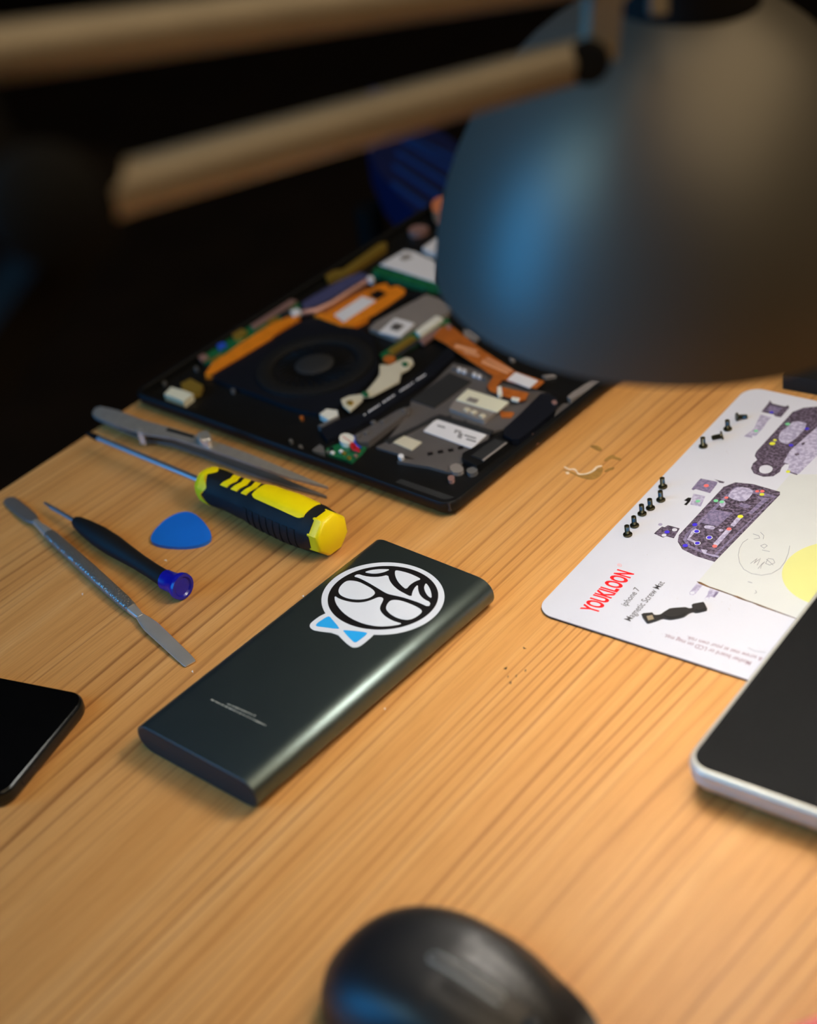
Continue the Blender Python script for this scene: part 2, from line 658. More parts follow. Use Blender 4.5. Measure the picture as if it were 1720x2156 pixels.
def ell(cx, cy, sx, sy, c, n=96):
    l00 = sx
    l10 = c / sx
    l11 = math.sqrt(sy * sy - l10 * l10)
    return [(cx + l00 * math.cos(t), cy + l10 * math.cos(t) + l11 * math.sin(t)) for t in (2 * math.pi * k / n for k in range(n))]


st(ell(893.5, 540, 696.5, 410, -16000), 0, 0, 0)
st([(420, 640), (300, 690), (235, 710), (160, 750), (80, 812), (60, 850), (85, 885), (130, 905), (370, 935), (440, 1010), (510, 1072), (560, 1096), (620, 1087), (680, 1048), (775, 968), (800, 930), (760, 800)], 0.35, 0)
st(ell(894, 532, 626, 360.5, -16500), 1, 1, 0)
for pl in (
        [(530, 335), (470, 345), (410, 400), (388, 450), (398, 490), (450, 525), (530, 548), (620, 554), (700, 546), (760, 525), (802, 490), (802, 465), (770, 430), (700, 390), (620, 350)],
        [(345, 508), (400, 545), (500, 575), (600, 589), (690, 580), (770, 555), (830, 528), (870, 523), (900, 540), (893, 570), (865, 620), (858, 660), (880, 705), (930, 750), (1000, 790), (1060, 810), (1112, 825), (1050, 842), (960, 854), (860, 858), (750, 845), (640, 815), (530, 765), (440, 700), (380, 630), (350, 570)],
        [(1000, 556), (1070, 558), (1150, 580), (1250, 620), (1322, 660), (1338, 690), (1310, 722), (1250, 762), (1190, 782), (1130, 782), (1050, 760), (980, 720), (940, 680), (926, 650), (938, 610), (965, 573)],
        [(560, 291), (612, 262), (680, 285), (770, 298), (860, 295), (952, 272), (965, 330), (1000, 385), (1060, 440), (1130, 480), (1219, 524), (1225, 470), (1250, 420), (1290, 383), (1290, 440), (1310, 500), (1360, 550), (1436, 585), (1412, 638), (1300, 587), (1200, 552), (1100, 522), (1000, 501), (940, 486), (880, 452), (800, 402), (700, 345), (620, 307)],
        [(682, 243), (740, 222), (820, 210), (900, 207), (978, 211), (920, 238), (860, 254), (800, 261), (740, 256)],
        [(1035, 219), (1100, 230), (1190, 255), (1270, 290), (1330, 322), (1260, 345), (1200, 385), (1157, 437), (1110, 402), (1060, 347), (1034, 290), (1028, 250)],
        [(1382, 366), (1415, 408), (1440, 468), (1447, 541), (1400, 512), (1370, 462), (1358, 420), (1368, 385)]):
    st(pl, 2, 0)
for pl in ([(270, 742), (205, 780), (140, 826), (134, 850), (160, 858), (385, 886), (404, 874), (310, 765), (292, 745)],
           [(448, 896), (560, 905), (705, 922), (718, 942), (600, 1032), (575, 1038), (550, 1025), (443, 908)]):
    st(pl, 1, 2)
o = fin('sticker', bm, [M_WHITE, M_INK, M_BLUEV], bank, smooth=False)
o['label'] = 'round white sticker of a face in glasses with blue bow tie'

# ------------------------------------------------------------------ hand tools
# long screwdriver with yellow and black handle
A0 = U(437, 1018, 11.5)
A1 = U(702, 1127, 12.0)
sd = thing('screwdriver', 'large screwdriver with faceted black and yellow handle and thin blue-tinted shaft', 'screwdriver', Vector((A1.x, A1.y, TZ)))
AX = (A1 - A0)
HL = AX.length
hd, hs, hu = frame(AX)


def hr(t):
    """handle radius (mm) along 0..1 from the shaft end to the butt"""
    pts = [(0, 7.5), (0.03, 9.2), (0.10, 9.6), (0.2, 9.2), (0.35, 9.8), (0.55, 11.4), (0.72, 12.0), (0.86, 11.6), (0.93, 10.6), (0.97, 10.0), (1.0, 8.6)]
    for (a, ra), (b, rb_) in zip(pts, pts[1:]):
        if t <= b:
            k = (t - a) / (b - a)
            k = k * k * (3 - 2 * k)
            return ra + (rb_ - ra) * k
    return pts[-1][1]


def hp(t, th, off=0.0):
    """point of the handle surface; th = 0 looks up, positive towards the viewer"""
    r = hr(t) + off
    # softened octagon
    k = (th / (math.pi / 4) + 0.5) % 1.0 - 0.5
    a = k * math.pi / 4
    oct_ = math.cos(math.pi / 8) / math.cos(a) if abs(a) < math.pi / 8 + 1e-6 else 1
    r *= 0.35 + 0.65 * (0.5 + 0.5 * oct_) / 0.97
    return A0 + hd * (HL * t) + (hu * math.cos(th) + hs * math.sin(th)) * (r * MM)


def handle_seg(bm, t0, t1, n=14, off=0.0, m=64, edge=None, cap=True, mi=0):
    rings = []
    for i in range(n + 1):
        ring = []
        for k in range(m):
            th = 2 * math.pi * k / m
            a, b = t0, t1
            if edge:
                a, b = edge(th)
            ring.append(hp(a + (b - a) * i / n, th, off))
        rings.append(ring)
    add_loft(bm, rings, mi, cap)


bm = bmesh.new()
handle_seg(bm, 0.02, 0.935, 40)
fin('handle', bm, M_RUBBER, sd)


def patch(bm, t0, t1, f0, f1, off=0.45, n=14, m=12):
    """raised panel between the angles f0(t), f1(t)"""
    g = []
    for i in range(n + 1):
        t = t0 + (t1 - t0) * i / n
        g.append([hp(t, f0(t) + (f1(t) - f0(t)) * j / m, off) for j in range(m + 1)])
    vt = [[bm.verts.new(p) for p in r] for r in g]
    vb = [[bm.verts.new(hp(t0 + (t1 - t0) * i / n, f0(t0 + (t1 - t0) * i / n) + (f1(t0 + (t1 - t0) * i / n) - f0(t0 + (t1 - t0) * i / n)) * j / m, -0.3)) for j in range(m + 1)] for i in range(n + 1)]
    for i in range(n):
        for j in range(m):
            bm.faces.new((vt[i][j], vt[i][j + 1], vt[i + 1][j + 1], vt[i + 1][j]))
    for i in range(n):
        bm.faces.new((vt[i][0], vt[i + 1][0], vb[i + 1][0], vb[i][0]))
        bm.faces.new((vt[i][m], vb[i][m], vb[i + 1][m], vt[i + 1][m]))
    for j in range(m):
        bm.faces.new((vt[0][j], vb[0][j], vb[0][j + 1], vt[0][j + 1]))
        bm.faces.new((vt[n][j], vt[n][j + 1], vb[n][j + 1], vb[n][j]))


bm = bmesh.new()
handle_seg(bm, 0, 0.1, 8, 0.35, 96, lambda th: (-0.005, 0.085 + 0.024 * math.cos(6 * th + 0.4)))
o = fin('front_collar', bm, M_YEL, sd)
o['label'] = 'yellow scalloped collar'
CHV = ((0.195, 0.055), (0.285, 0.05), (0.37, 0.045))
for t0, w in CHV:
    bm = bmesh.new()
    g0 = []
    n, m = 4, 14
    top_, bot_ = [], []
    for i in range(n + 1):
        rt, rb2 = [], []
        for j in range(m + 1):
            th = -0.42 + 1.0 * j / m
            bend = 0.05 * abs(th - 0.02) * -1 + 0.03
            t = t0 + w * i / n + bend + (0.02 if th < 0 else 0)*0
            rt.append(bm.verts.new(hp(t, th, 0.45)))
            rb2.append(bm.verts.new(hp(t, th, -0.3)))
        top_.append(rt)
        bot_.append(rb2)
    for i in range(n):
        for j in range(m):
            bm.faces.new((top_[i][j], top_[i][j + 1], top_[i + 1][j + 1], top_[i + 1][j]))
        for j in (0, m):
            bm.faces.new((top_[i][j], top_[i + 1][j], bot_[i + 1][j], bot_[i][j]))
    for j in range(m):
        for i in (0, n):
            bm.faces.new((top_[i][j], top_[i][j + 1], bot_[i][j + 1], bot_[i][j]))
    o = fin('grip_mark', bm, M_YEL, sd)
    o['label'] = 'yellow raised chevron'
bm = bmesh.new()


def half(t):
    k = (t - 0.46) / (0.87 - 0.46)
    e = min(k, 1 - k)
    w = min(1, math.sqrt(max(0.0, e / 0.09)) if e < 0.09 else 1)
    return 0.62 * (0.8 + 0.2 * w) * (0.9 + 0.15 * k)


patch(bm, 0.46, 0.87, lambda t: 0.02 - half(t), lambda t: 0.02 + half(t), n=24)
o = fin('thumb_panel', bm, M_YEL, sd)
o['label'] = 'yellow top panel'
for k in range(8):
    t0 = 0.42 + 0.055 * k
    bm = bmesh.new()
    patch(bm, t0, t0 + 0.035, lambda t: 1.15, lambda t: 2.1, off=0.35, n=3, m=8)
    fin('grip_rib', bm, M_RUBBER, sd)
bm = bmesh.new()
rings = []
for t, k in ((0.915, 1.0), (0.925, 1.04), (0.975, 1.02), (0.992, 0.96), (1.0, 0.86)):
    ring = []
    for j in range(8):
        th = math.pi / 8 + j * math.pi / 4
        r = 10.6 * k * MM
        ring.append(A0 + hd * (HL * t) + (hu * math.cos(th) + hs * math.sin(th)) * r)
    rings.append(ring)
add_loft(bm, rings)
o = fin('end_cap', bm, M_YEL, sd, bevel=0.0006)
o['label'] = 'yellow eight-sided end cap'
SB = U(208, 923, 10.5)
bm = bmesh.new()
add_rev(bm, A0 + hd * 0.004, SB, [(0, 1.75 * MM), (1, 1.65 * MM)], 20)
fin('shaft', bm, M_CHROME, sd)
bm = bmesh.new()
ST = U(183, 912, 10.4)
add_rev(bm, SB, ST, [(0, 1.7 * MM), (0.5, 1.65 * MM), (0.9, 1.2 * MM), (1, 0.8 * MM)], 12)
o = fin('tip', bm, M_DARKP, sd)
o['label'] = 'blackened tip'

# small precision screwdriver
B0 = U(160, 1098, 5.6)
B1 = U(352, 1222, 6.2)
B2 = U(386, 1236, 6.6)
ps = thing('precision_screwdriver', 'small black precision screwdriver with a dark blue swivel cap', 'screwdriver', Vector((B1.x, B1.y, TZ)))
bm = bmesh.new()
PR = [(0, 2.6), (0.03, 3.4), (0.12, 4.4), (0.27, 5.4), (0.42, 5.4), (0.56, 4.7), (0.7, 4.1), (0.85, 3.9), (1.0, 4.2)]
add_rev(bm, B0, B1, [(t, r * MM) for t, r in PR], 24)
fin('handle', bm, M_RUBBER, ps)
bm = bmesh.new()
bd = (B2 - B1).normalized()
add_rev(bm, B1 - bd * 0.001, B2, [(0, 4.9 * MM), (0.3, 4.9 * MM), (0.6, 5.2 * MM), (0.78, 6.4 * MM), (0.9, 6.6 * MM), (1.0, 6.3 * MM), (1.0, 5.0 * MM), (0.94, 4.2 * MM), (0.93, 0.4 * MM)], 32)
o = fin('swivel_cap', bm, M_NAVY, ps)
o['label'] = 'dark blue swivel cap'
bm = bmesh.new()
BT0 = U(98, 1062, 4.6)
add_rev(bm, B0 + (B1 - B0).normalized() * 0.002, BT0, [(0, 1.2 * MM), (0.85, 1.2 * MM)], 14)
add_rev(bm, B0 + (BT0 - B0) * 0.8, U(94, 1058, 4.4), [(0, 1.2 * MM), (1, 0.8 * MM)], 14, squash=0.4)
fin('shaft', bm, M_CHROME, ps)

# double ended metal spudger
S0 = U(14, 1045, 2.2)
S1 = U(400, 1393, 2.0)
sp = thing('spudger', 'double ended steel pry tool with knurled handle, leftmost of the tools', 'pry tool', Vector(((S0.x + S1.x) / 2, (S0.y + S1.y) / 2, TZ)))
sd_ = S1 - S0
d_, s_, u_ = frame(sd_)


def sp_ring(t, w, h, zc_, n=20):
    c = S0 + sd_ * t
    c.z = TZ + zc_ * MM
    r = []
    for k in range(n):
        a = 2 * math.pi * k / n
        ca, sa = math.cos(a), math.sin(a)
        r.append(c + s_ * (math.copysign(abs(ca) ** 0.6, ca) * w * MM) + Vector((0, 0, 1)) * (math.copysign(abs(sa) ** 0.6, sa) * h * MM))
    return r


bm = bmesh.new()
add_loft(bm, [sp_ring(t, w, h, z) for t, w, h, z in ((0.0, 1.6, 0.4, 0.9), (0.012, 3.2, 0.5, 1.0), (0.04, 3.8, 0.55, 1.1), (0.1, 3.9, 0.6, 1.6), (0.15, 3.6, 0.8, 2.2), (0.172, 2.6, 1.1, 2.5), (0.185, 1.7, 1.3, 2.6))])
o = fin('round_blade', bm, M_STEELD, sp)
bm = bmesh.new()
add_loft(bm, [sp_ring(t, w, h, z) for t, w, h, z in ((0.18, 1.7, 1.3, 2.6), (0.21, 1.8, 1.5, 2.6), (0.24, 2.4, 1.9, 2.6), (0.28, 2.9, 2.2, 2.7))])
fin('neck', bm, M_STEEL, sp)
bm = bmesh.new()
add_loft(bm, [sp_ring(t, w, h, z) for t, w, h, z in ((0.71, 2.7, 2.0, 2.5), (0.745, 2.2, 1.6, 2.3), (0.765, 1.7, 1.2, 2.2))])
fin('neck', bm, M_STEEL, sp)
bm = bmesh.new()
add_loft(bm, [sp_ring(t, w, h, z, 28) for t, w, h, z in ((0.265, 2.75, 2.1, 2.7), (0.29, 3.1, 2.4, 2.7), (0.5, 3.4, 2.6, 2.7), (0.68, 3.1, 2.4, 2.6), (0.72, 2.65, 2.0, 2.5))])
o = fin('knurled_handle', bm, M_KNURL, sp)
bm = bmesh.new()
add_loft(bm, [sp_ring(t, w, h, z) for t, w, h, z in ((0.755, 1.8, 1.2, 2.2), (0.785, 3.0, 0.9, 2.1), (0.815, 3.7, 0.7, 1.9), (0.9, 3.5, 0.55, 1.5), (0.97, 3.3, 0.45, 1.0), (0.995, 3.0, 0.35, 0.8), (1.0, 2.6, 0.25, 0.7))])
fin('flat_blade', bm, M_STEEL, sp)

# guitar-pick style opener
pk = chaikin(Z4([(713, 690), (735, 645), (795, 588), (860, 559), (915, 560), (965, 598), (1005, 655), (1008, 688), (975, 712), (900, 728), (800, 726), (735, 712)]), 2)
bm = bmesh.new()
add_px(bm, pk, 0.05, 1.7, zt=1.7)
c = U(380, 1115)
o = fin('opening_pick', bm, M_PICK, None, bevel=0.0004, at=Vector((c.x, c.y, TZ)))
o['label'] = 'bright blue plastic opening pick lying flat between the screwdrivers'
o['category'] = 'pick'

# tweezers with sliding lock
tz = thing('tweezers', 'pointed grey steel tweezers with sliding lock beside the opened laptop', 'tweezers', Vector((U(420, 940).x, U(420, 940).y, TZ)))


def tw_arm(top_edge, bot_edge, zs, th):
    """strip between two pixel polylines, at heights zs"""
    bm = bmesh.new()
    rings = []
    for (a, b, z) in zip(top_edge, bot_edge, zs):
        p, q = U(*a, z), U(*b, z)
        dn = Vector((0, 0, -th * MM))
        rings.append([p, q, q + dn, p + dn])
    add_loft(bm, rings)
    return bm


te = Z4([(440, 88), (452, 66), (480, 58), (560, 76), (680, 122), (820, 160), (1000, 215), (1190, 284), (1400, 372), (1562, 440)])
be = Z4([(440, 92), (452, 106), (480, 118), (560, 148), (680, 186), (820, 206), (1000, 262), (1170, 322), (1380, 396), (1562, 443)])
arm = fin('upper_arm', tw_arm(te, be, [7.5, 8, 8.5, 9.5, 10.5, 11, 11, 10.5, 8, 5.5], 1.3), M_STEELB, tz)
te2 = Z4([(442, 96), (456, 74), (484, 70), (560, 92), (680, 140), (820, 186), (1000, 250), (1190, 326), (1400, 420), (1556, 484)])
be2 = Z4([(442, 98), (456, 112), (484, 126), (560, 160), (680, 212), (820, 240), (1000, 304), (1180, 374), (1390, 444), (1556, 487)])
fin('lower_arm', tw_arm(te2, be2, [6, 6, 5.5, 4.5, 3, 2.4, 2.2, 2, 1.8, 1.6], 1.3), M_STEELD, tz)
bm = bmesh.new()
add_px(bm, chaikin(Z4([(930, 190), (985, 168), (1012, 205), (1000, 232), (955, 222)]), 1), 10.5, 14.5)
for k in range(3):
    x = 945 + 18 * k
    add_px(bm, Z4([(x, 185 - 5 * k), (x + 8, 182 - 5 * k), (x + 16, 214 - 2 * k), (x + 8, 217 - 2 * k)]), 14.3, 15.1)
o = fin('lock_slide', bm, M_STEEL, tz, bevel=0.0003)
o['label'] = 'ridged steel lock slide'
bm = bmesh.new()
add_px(bm, Z4([(790, 172), (800, 160), (925, 196), (920, 208)]), 10.6, 11.15)
o = fin('lock_slot', bm, M_DARKP, tz, smooth=False)
bm = bmesh.new()
add_px(bm, Z4([(648, 160), (690, 168), (682, 188), (655, 184)]), 3.0, 10.6, zt=10)
fin('lock_pin', bm, M_STEEL, tz, bevel=0.0004)

# ------------------------------------------------------------------ phone
ph_z = 8.2
a, b = U(165, 1487, ph_z), U(38, 1640, ph_z)
e1 = (b - a)
e1.z = 0
e1.normalize()
e2 = Vector((e1.y, -e1.x, 0))
if e2.x > 0:
    e2 = -e2
t0, t1 = U(0, 1421, ph_z), U(138, 1449, ph_z)
dt = t1 - t0
# top corner: meet of the end edge with the long edge
den = e1.x * dt.y - e1.y * dt.x
k = ((t0.x - a.x) * dt.y - (t0.y - a.y) * dt.x) / den
cn = a + e1 * k
pw = (U(6, 1682, ph_z) - cn).dot(e1)
phone = thing('smartphone', 'black smartphone lying face up at the left edge of the desk', 'phone', Vector((cn.x, cn.y, TZ)))


def php(pts):
    return [tuple((cn + e1 * x + e2 * y)[:2]) for x, y in pts]


def ph_out(i, r=0.0085):
    return php(rrect(i, i, pw - i, 0.145 - i, r - i, 8))


bm = bmesh.new()
lv = [(0.0012, 0.9), (0.0004, 1.6), (0.0, 2.6), (0.0, 6.2), (0.0004, 7.2), (0.0011, 7.9)]
add_loft(bm, [[Vector((p[0], p[1], TZ + z * MM)) for p in ph_out(i)] for i, z in lv])
fin('frame', bm, mat('phone_frame', rgb(58, 60, 62), 0.22, 0.9), phone)
bm = bmesh.new()
add_loft(bm, [[Vector((p[0], p[1], TZ + z * MM)) for p in ph_out(i)] for i, z in ((0.0009, 7.4), (0.0012, 8.0), (0.0018, 8.25))])
fin('screen_glass', bm, M_BLACKG, phone)
bm = bmesh.new()
add_prism(bm, php([(pw * 0.66, -0.0002), (pw * 0.80, -0.0002), (pw * 0.80, 0.003), (pw * 0.66, 0.003)]), TZ + 3.2 * MM, TZ + 5.6 * MM)
o = fin('charging_port', bm, M_INK, phone, smooth=False)
bm = bmesh.new()
add_prism(bm, ph_out(0.0015), TZ + 0.05 * MM, TZ + 1.2 * MM)
fin('back_cover', bm, M_BLACKG, phone, smooth=False)

# ------------------------------------------------------------------ closed silver laptop with black lid skin
mz = 15.5
q0 = U(1530, 1470, mz)
q1 = U(1720, 1212, mz)
f1 = (q1 - q0).normalized()
f2 = Vector((f1.y, -f1.x, 0))
r0, r1 = U(1520, 1645, mz), U(1720, 1722, mz)
dr = r1 - r0
den = f1.x * dr.y - f1.y * dr.x
k = ((r0.x - q0.x) * dr.y - (r0.y - q0.y) * dr.x) / den
mc = q0 + f1 * k
# use the measured long edge and square the corner half-way between both
nd = (dr.normalized() + f2).normalized()
f2 = nd
f1 = Vector((-f2.y, f2.x, 0))
mac = thing('closed_laptop', 'closed silver laptop with matte black lid cover resting on the mat at right', 'laptop', Vector((mc.x, mc.y, TZ)))


def mcp(pts):
    return [tuple((mc + f2 * x + f1 * y)[:2]) for x, y in pts]


def mac_out(i, r=0.011):
    return mcp(rrect(i, i, 0.212 - i, 0.304 - i, max(r - i, 0.001), 10))


def mac_loft(lv):
    return [[Vector((p[0], p[1], TZ + z * MM)) for p in mac_out(i)] for i, z in lv]


bm = bmesh.new()
add_loft(bm, mac_loft([(0.009, 2.2), (0.005, 3.2), (0.0022, 5.0), (0.0008, 7.5), (0.0003, 9.6), (0.0006, 10.0)]))
fin('base', bm, M_ALU, mac)
bm = bmesh.new()
add_loft(bm, mac_loft([(0.0006, 10.3), (0.0001, 10.8), (0.0, 12.4), (0.0003, 13.8), (0.0011, 14.9), (0.002, 15.3), (0.0032, 15.45)]))
fin('lid', bm, M_ALU, mac)
bm = bmesh.new()
add_loft(bm, mac_loft([(0.0024, 15.3), (0.0026, 15.6), (0.003, 15.65)]))
o = fin('lid_cover', bm, M_SKIN, mac)
o['label'] = 'matte black cover on the lid'
for x, y in ((0.016, 0.02), (0.196, 0.02), (0.016, 0.284), (0.196, 0.284)):
    bm = bmesh.new()
    pp = mcp(circle(x, y, 0.006, 20))
    inside = y > 0.1 and x < 0.1
    add_prism(bm, pp, TZ + (1.7 if inside else 0.0) * MM, TZ + 2.6 * MM)
    fin('rubber_foot', bm, M_RUBBER, mac)

# ------------------------------------------------------------------ screw mat
MA = -0.72866
MO = (0.04644, 0.58840)
sm = thing('screw_mat', 'white magnetic screw mat printed with red lettering and circuit boards', 'mat', Vector((MO[0], MO[1], TZ)))
MZ = 1.6


def mat_out(i, r):
    pts = rrect(i, i, 0.25 - i, 0.2043 - i, r, 8)
    return tloc(MO, MA, pts)


# slightly wavy cut edge, as in the photo
def wav(pts, amp):
    out = []
    for x, y in pts:
        out.append((x + amp * math.sin(y * 420 + x * 90), y + amp * math.sin(x * 350)))
    return out


bm = bmesh.new()
add_prism(bm, mat_out(0.0004, 0.009), TZ + 0.05 * MM, TZ + 1.1 * MM)
o = fin('backing', bm, M_MATB, sm, smooth=False)
o['label'] = 'dark magnetic backing layer'
bm = bmesh.new()
add_prism(bm, mat_out(0.0, 0.009), TZ + 1.1 * MM, TZ + MZ * MM)
fin('top_sheet', bm, M_MAT, sm, smooth=False, bevel=0.00015)


def mp(bm, pts, k=0, mi=0, ch=0, z=MZ):
    p = Z3(pts)
    if ch:
        p = chaikin(p, ch)
    add_px(bm, p, z - 0.02, z + 0.03 + 0.03 * k, mi, zt=z)


def dot(bm, x, y, r, k, mi):
    c = U(*Z3([(x, y)])[0], MZ)
    add_prism(bm, circle(c.x, c.y, r * MM, 20), TZ + MZ * MM - 0.00002, TZ + (MZ + 0.03 + 0.03 * k) * MM, mi)


# overlaid clear/cream sheet with the yellow round
bm = bmesh.new()
ctr = (0.1779, 0.57688)
mp(bm, [(1012, 1198), (1150, 1250), (1300, 1305), (1480, 1370), (1610, 1415), (1900, 1120), (1900, 560), (1560, 560)], -0.5, 0)
o = fin('overlay_sheet', bm, M_CREAM, sm, smooth=False)
o['label'] = 'cream overlay on the mat'
bm = bmesh.new()
add_prism(bm, circle(ctr[0], ctr[1], 0.02356, 96), TZ + MZ * MM, TZ + (MZ + 0.045) * MM)
o = fin('yellow_disc', bm, M_YELP, sm, smooth=False)
o['label'] = 'pale yellow printed disc'
bm = bmesh.new()
mp(bm, [(1005, 1196), (1030, 1200), (1080, 1226), (1140, 1246), (1220, 1276), (1250, 1284), (1300, 1306), (1370, 1330), (1480, 1372), (1600, 1416), (1600, 1420), (1480, 1378), (1380, 1344), (1330, 1322), (1290, 1310), (1250, 1296), (1215, 1280), (1130, 1250), (1070, 1230), (1020, 1210)], 1, 0)
fin('cut_edge', bm, M_BURN, sm, smooth=False)

# lettering
zt = TZ + (MZ + 0.05) * MM


def mtext(name, m, lines, label=None):
    bm = bmesh.new()
    for body, p0, p1, ph_, kw in lines:
        P0, P1, PH = (U(*Z3([p])[0], MZ) for p in (p0, p1, ph_))
        text_bm(bm, body, P0, P1, PH, zt, **kw)
    o = fin(name, bm, m, sm, smooth=False)
    if label:
        o['label'] = label


# heights run towards the long left edge of the mat
mtext('red_lettering', M_RED, [('YOUKILOON', (408, 1388), (632, 1150), (315, 1360), dict(bold=0.035, shear=-0.0))], 'red lettering YOUKILOON')
mtext('registered_mark', M_REDL, [('®', (555, 1113), (566, 1098), (532, 1102), {})])
mtext('small_lettering', M_GREYT, [
    ('iphone 7', (588, 1345), (672, 1243), (554, 1331), dict(bold=0.008)),
    ('Magnetic Screw Mat', (612, 1434), (818, 1204), (574, 1420), dict(bold=0.008))], 'grey lettering')
mtext('warning_lettering', M_MAUVET, [
    ('Mother board or LCD on mag mat.', (1333, 1674), (820, 1508), (1318, 1695), dict(bold=0.008)),
    ('& screw mat at your own risk.', (1400, 1650), (953, 1520), (1386, 1670), dict(bold=0.008))], 'mauve upside-down lettering')

# printed boards ---------------------------------------------------
PM = [M_PCB, M_LILAC, M_LILACD, M_DOTB, M_DOTY, M_DOTG, M_DOTR, M_MAT, M_INK]


def printed(name, label, polys, dots=()):
    bm = bmesh.new()
    for pl, k, mi, ch in polys:
        mp(bm, pl, k, mi, ch)
    for x, y, r, k, mi in dots:
        dot(bm, x, y, r, k, mi)
    o = fin(name, bm, PM, sm, smooth=False)
    o['label'] = label


printed('printed_board', 'printed picture of a long rounded circuit board', [
    ([(1235, 608), (1340, 618), (1500, 664), (1500, 682), (1112, 1080), (1000, 1045), (920, 1005), (893, 960), (900, 920), (1165, 635)], 0, 0, 0),
    ([(1225, 640), (1250, 632), (1480, 690), (1110, 1055), (960, 995), (925, 950), (940, 915)], 1, 2, 0),
    ([(1235, 655), (1465, 700), (1105, 1040), (970, 985), (945, 945), (960, 915)], 2, 0, 0),
    ([(1250, 632), (1345, 650), (1330, 690), (1285, 728), (1190, 700), (1200, 670)], 3, 1, 1),
    ([(1110, 770), (1220, 790), (1130, 870), (1035, 850)], 3, 2, 0),
    ([(1245, 815), (1272, 822), (1228, 872), (1205, 864)], 3, 1, 0),
    ([(1185, 885), (1215, 890), (1130, 985), (1102, 975)], 3, 1, 0),
    ([(1060, 860), (1120, 872), (1105, 892), (1045, 880)], 3, 1, 1),
    ([(1270, 730), (1330, 745), (1310, 765), (1255, 750)], 3, 2, 0),
    ([(1360, 690), (1440, 705), (1330, 800), (1310, 790), (1390, 715)], 3, 2, 0),
    ([(975, 900), (1000, 880), (1010, 890), (965, 940), (1010, 965), (1000, 972), (948, 948)], 3, 1, 0),
    ([(1030, 1005), (1070, 1012), (1060, 1030), (1140, 1045), (1135, 1055), (1045, 1030)], 3, 1, 0),
    ([(1135, 735), (1170, 715), (1180, 740), (1155, 760)], 3, 1, 1)],
    [(1120, 718, 1.1, 5, 5), (1155, 725, 1.1, 5, 5), (1182, 700, 0.9, 5, 6), (1365, 662, 0.9, 5, 6), (1395, 662, 1.0, 5, 6), (1393, 681, 1.1, 5, 4), (1265, 812, 1.3, 5, 4),
     (995, 860, 1.2, 5, 3), (1006, 900, 1.5, 4, 7), (1006, 900, 1.1, 5, 3), (1081, 937, 1.5, 4, 7), (1081, 937, 1.1, 5, 3), (1010, 970, 1.5, 4, 7), (1010, 970, 1.1, 5, 3), (938, 984, 1.2, 5, 3),
     (1198, 886, 1.1, 5, 6), (1113, 988, 1.1, 5, 6), (1150, 893, 1.0, 4, 1)])
printed('printed_board', 'printed picture of an angular board with a ring end', [
    ([(1640, 165), (1760, 155), (1900, 200), (1720, 440), (1600, 565), (1540, 545), (1560, 500), (1530, 500), (1510, 520), (1500, 545), (1460, 572), (1400, 575), (1345, 555), (1328, 525), (1340, 495), (1365, 475), (1350, 450), (1360, 425), (1575, 190)], 0, 0, 0),
    ([(1585, 240), (1680, 262), (1555, 385), (1500, 370), (1490, 340), (1510, 300), (1540, 285)], 1, 1, 1),
    ([(1720, 280), (1900, 200), (1900, 300), (1720, 450), (1610, 560), (1545, 540), (1555, 500), (1520, 490), (1560, 420)], 1, 1, 0),
    ([(1375, 530), (1385, 512), (1415, 505), (1450, 512), (1460, 530), (1440, 552), (1405, 557), (1380, 548)], 1, 7, 1),
    ([(1585, 440), (1610, 430), (1615, 445), (1595, 450)], 2, 0, 0), ([(1625, 375), (1648, 370), (1645, 385), (1632, 388)], 2, 0, 0)],
    [(1545, 262, 1.2, 3, 5), (1455, 378, 1.4, 3, 4), (1566, 388, 1.1, 3, 3), (1660, 290, 1.1, 3, 3), (1470, 358, 0.9, 3, 4), (1548, 545, 1.0, 3, 4)])
printed('printed_piece', 'printed small dark connector', [([(1440, 120), (1455, 140), (1530, 158), (1550, 150), (1555, 165), (1505, 222), (1470, 215), (1465, 205), (1390, 190), (1400, 175), (1430, 140)], 0, 0, 0), ([(1445, 150), (1515, 168), (1480, 200), (1415, 182)], 1, 2, 0)], [(1450, 193, 1.1, 2, 3)])
printed('printed_piece', 'printed pale lilac strip', [([(1385, 205), (1450, 222), (1430, 240), (1400, 285), (1355, 335), (1335, 330), (1335, 345), (1285, 335), (1345, 290), (1370, 235)], 0, 1, 0)], [(1358, 303, 1.0, 2, 5)])
printed('printed_piece', 'printed violet rectangle', [([(1030, 585), (1130, 605), (1125, 620), (1085, 672), (1000, 648), (985, 655), (975, 648), (1010, 605)], 0, 2, 0), ([(1110, 590), (1172, 605), (1165, 613), (1140, 610), (1130, 600)], 0, 0, 0)], [(1063, 628, 1.2, 2, 6)])
printed('printed_piece', 'printed grey tile with black hook', [([(985, 675), (1058, 690), (1030, 752), (968, 740)], 0, 1, 0), ([(930, 715), (955, 698), (975, 700), (968, 720), (945, 745), (930, 740), (950, 722)], 0, 8, 0)], [(1013, 720, 1.1, 2, 5)])
printed('printed_piece', 'printed dark tile with holes', [([(800, 870), (815, 875), (835, 862), (906, 882), (870, 940), (825, 928), (805, 936), (752, 912), (775, 890)], 0, 0, 0)], [(830, 903, 1.2, 2, 3), (875, 890, 1.2, 2, 7), (812, 922, 1.1, 2, 7), (790, 858, 1.0, 0, 1)])
printed('printed_piece', 'printed lilac tab with a round hole', [([(1008, 1205), (1045, 1215), (1000, 1268), (985, 1278), (965, 1275), (962, 1262), (975, 1245)], 0, 1, 0)], [(980, 1264, 1.0, 1, 7)])
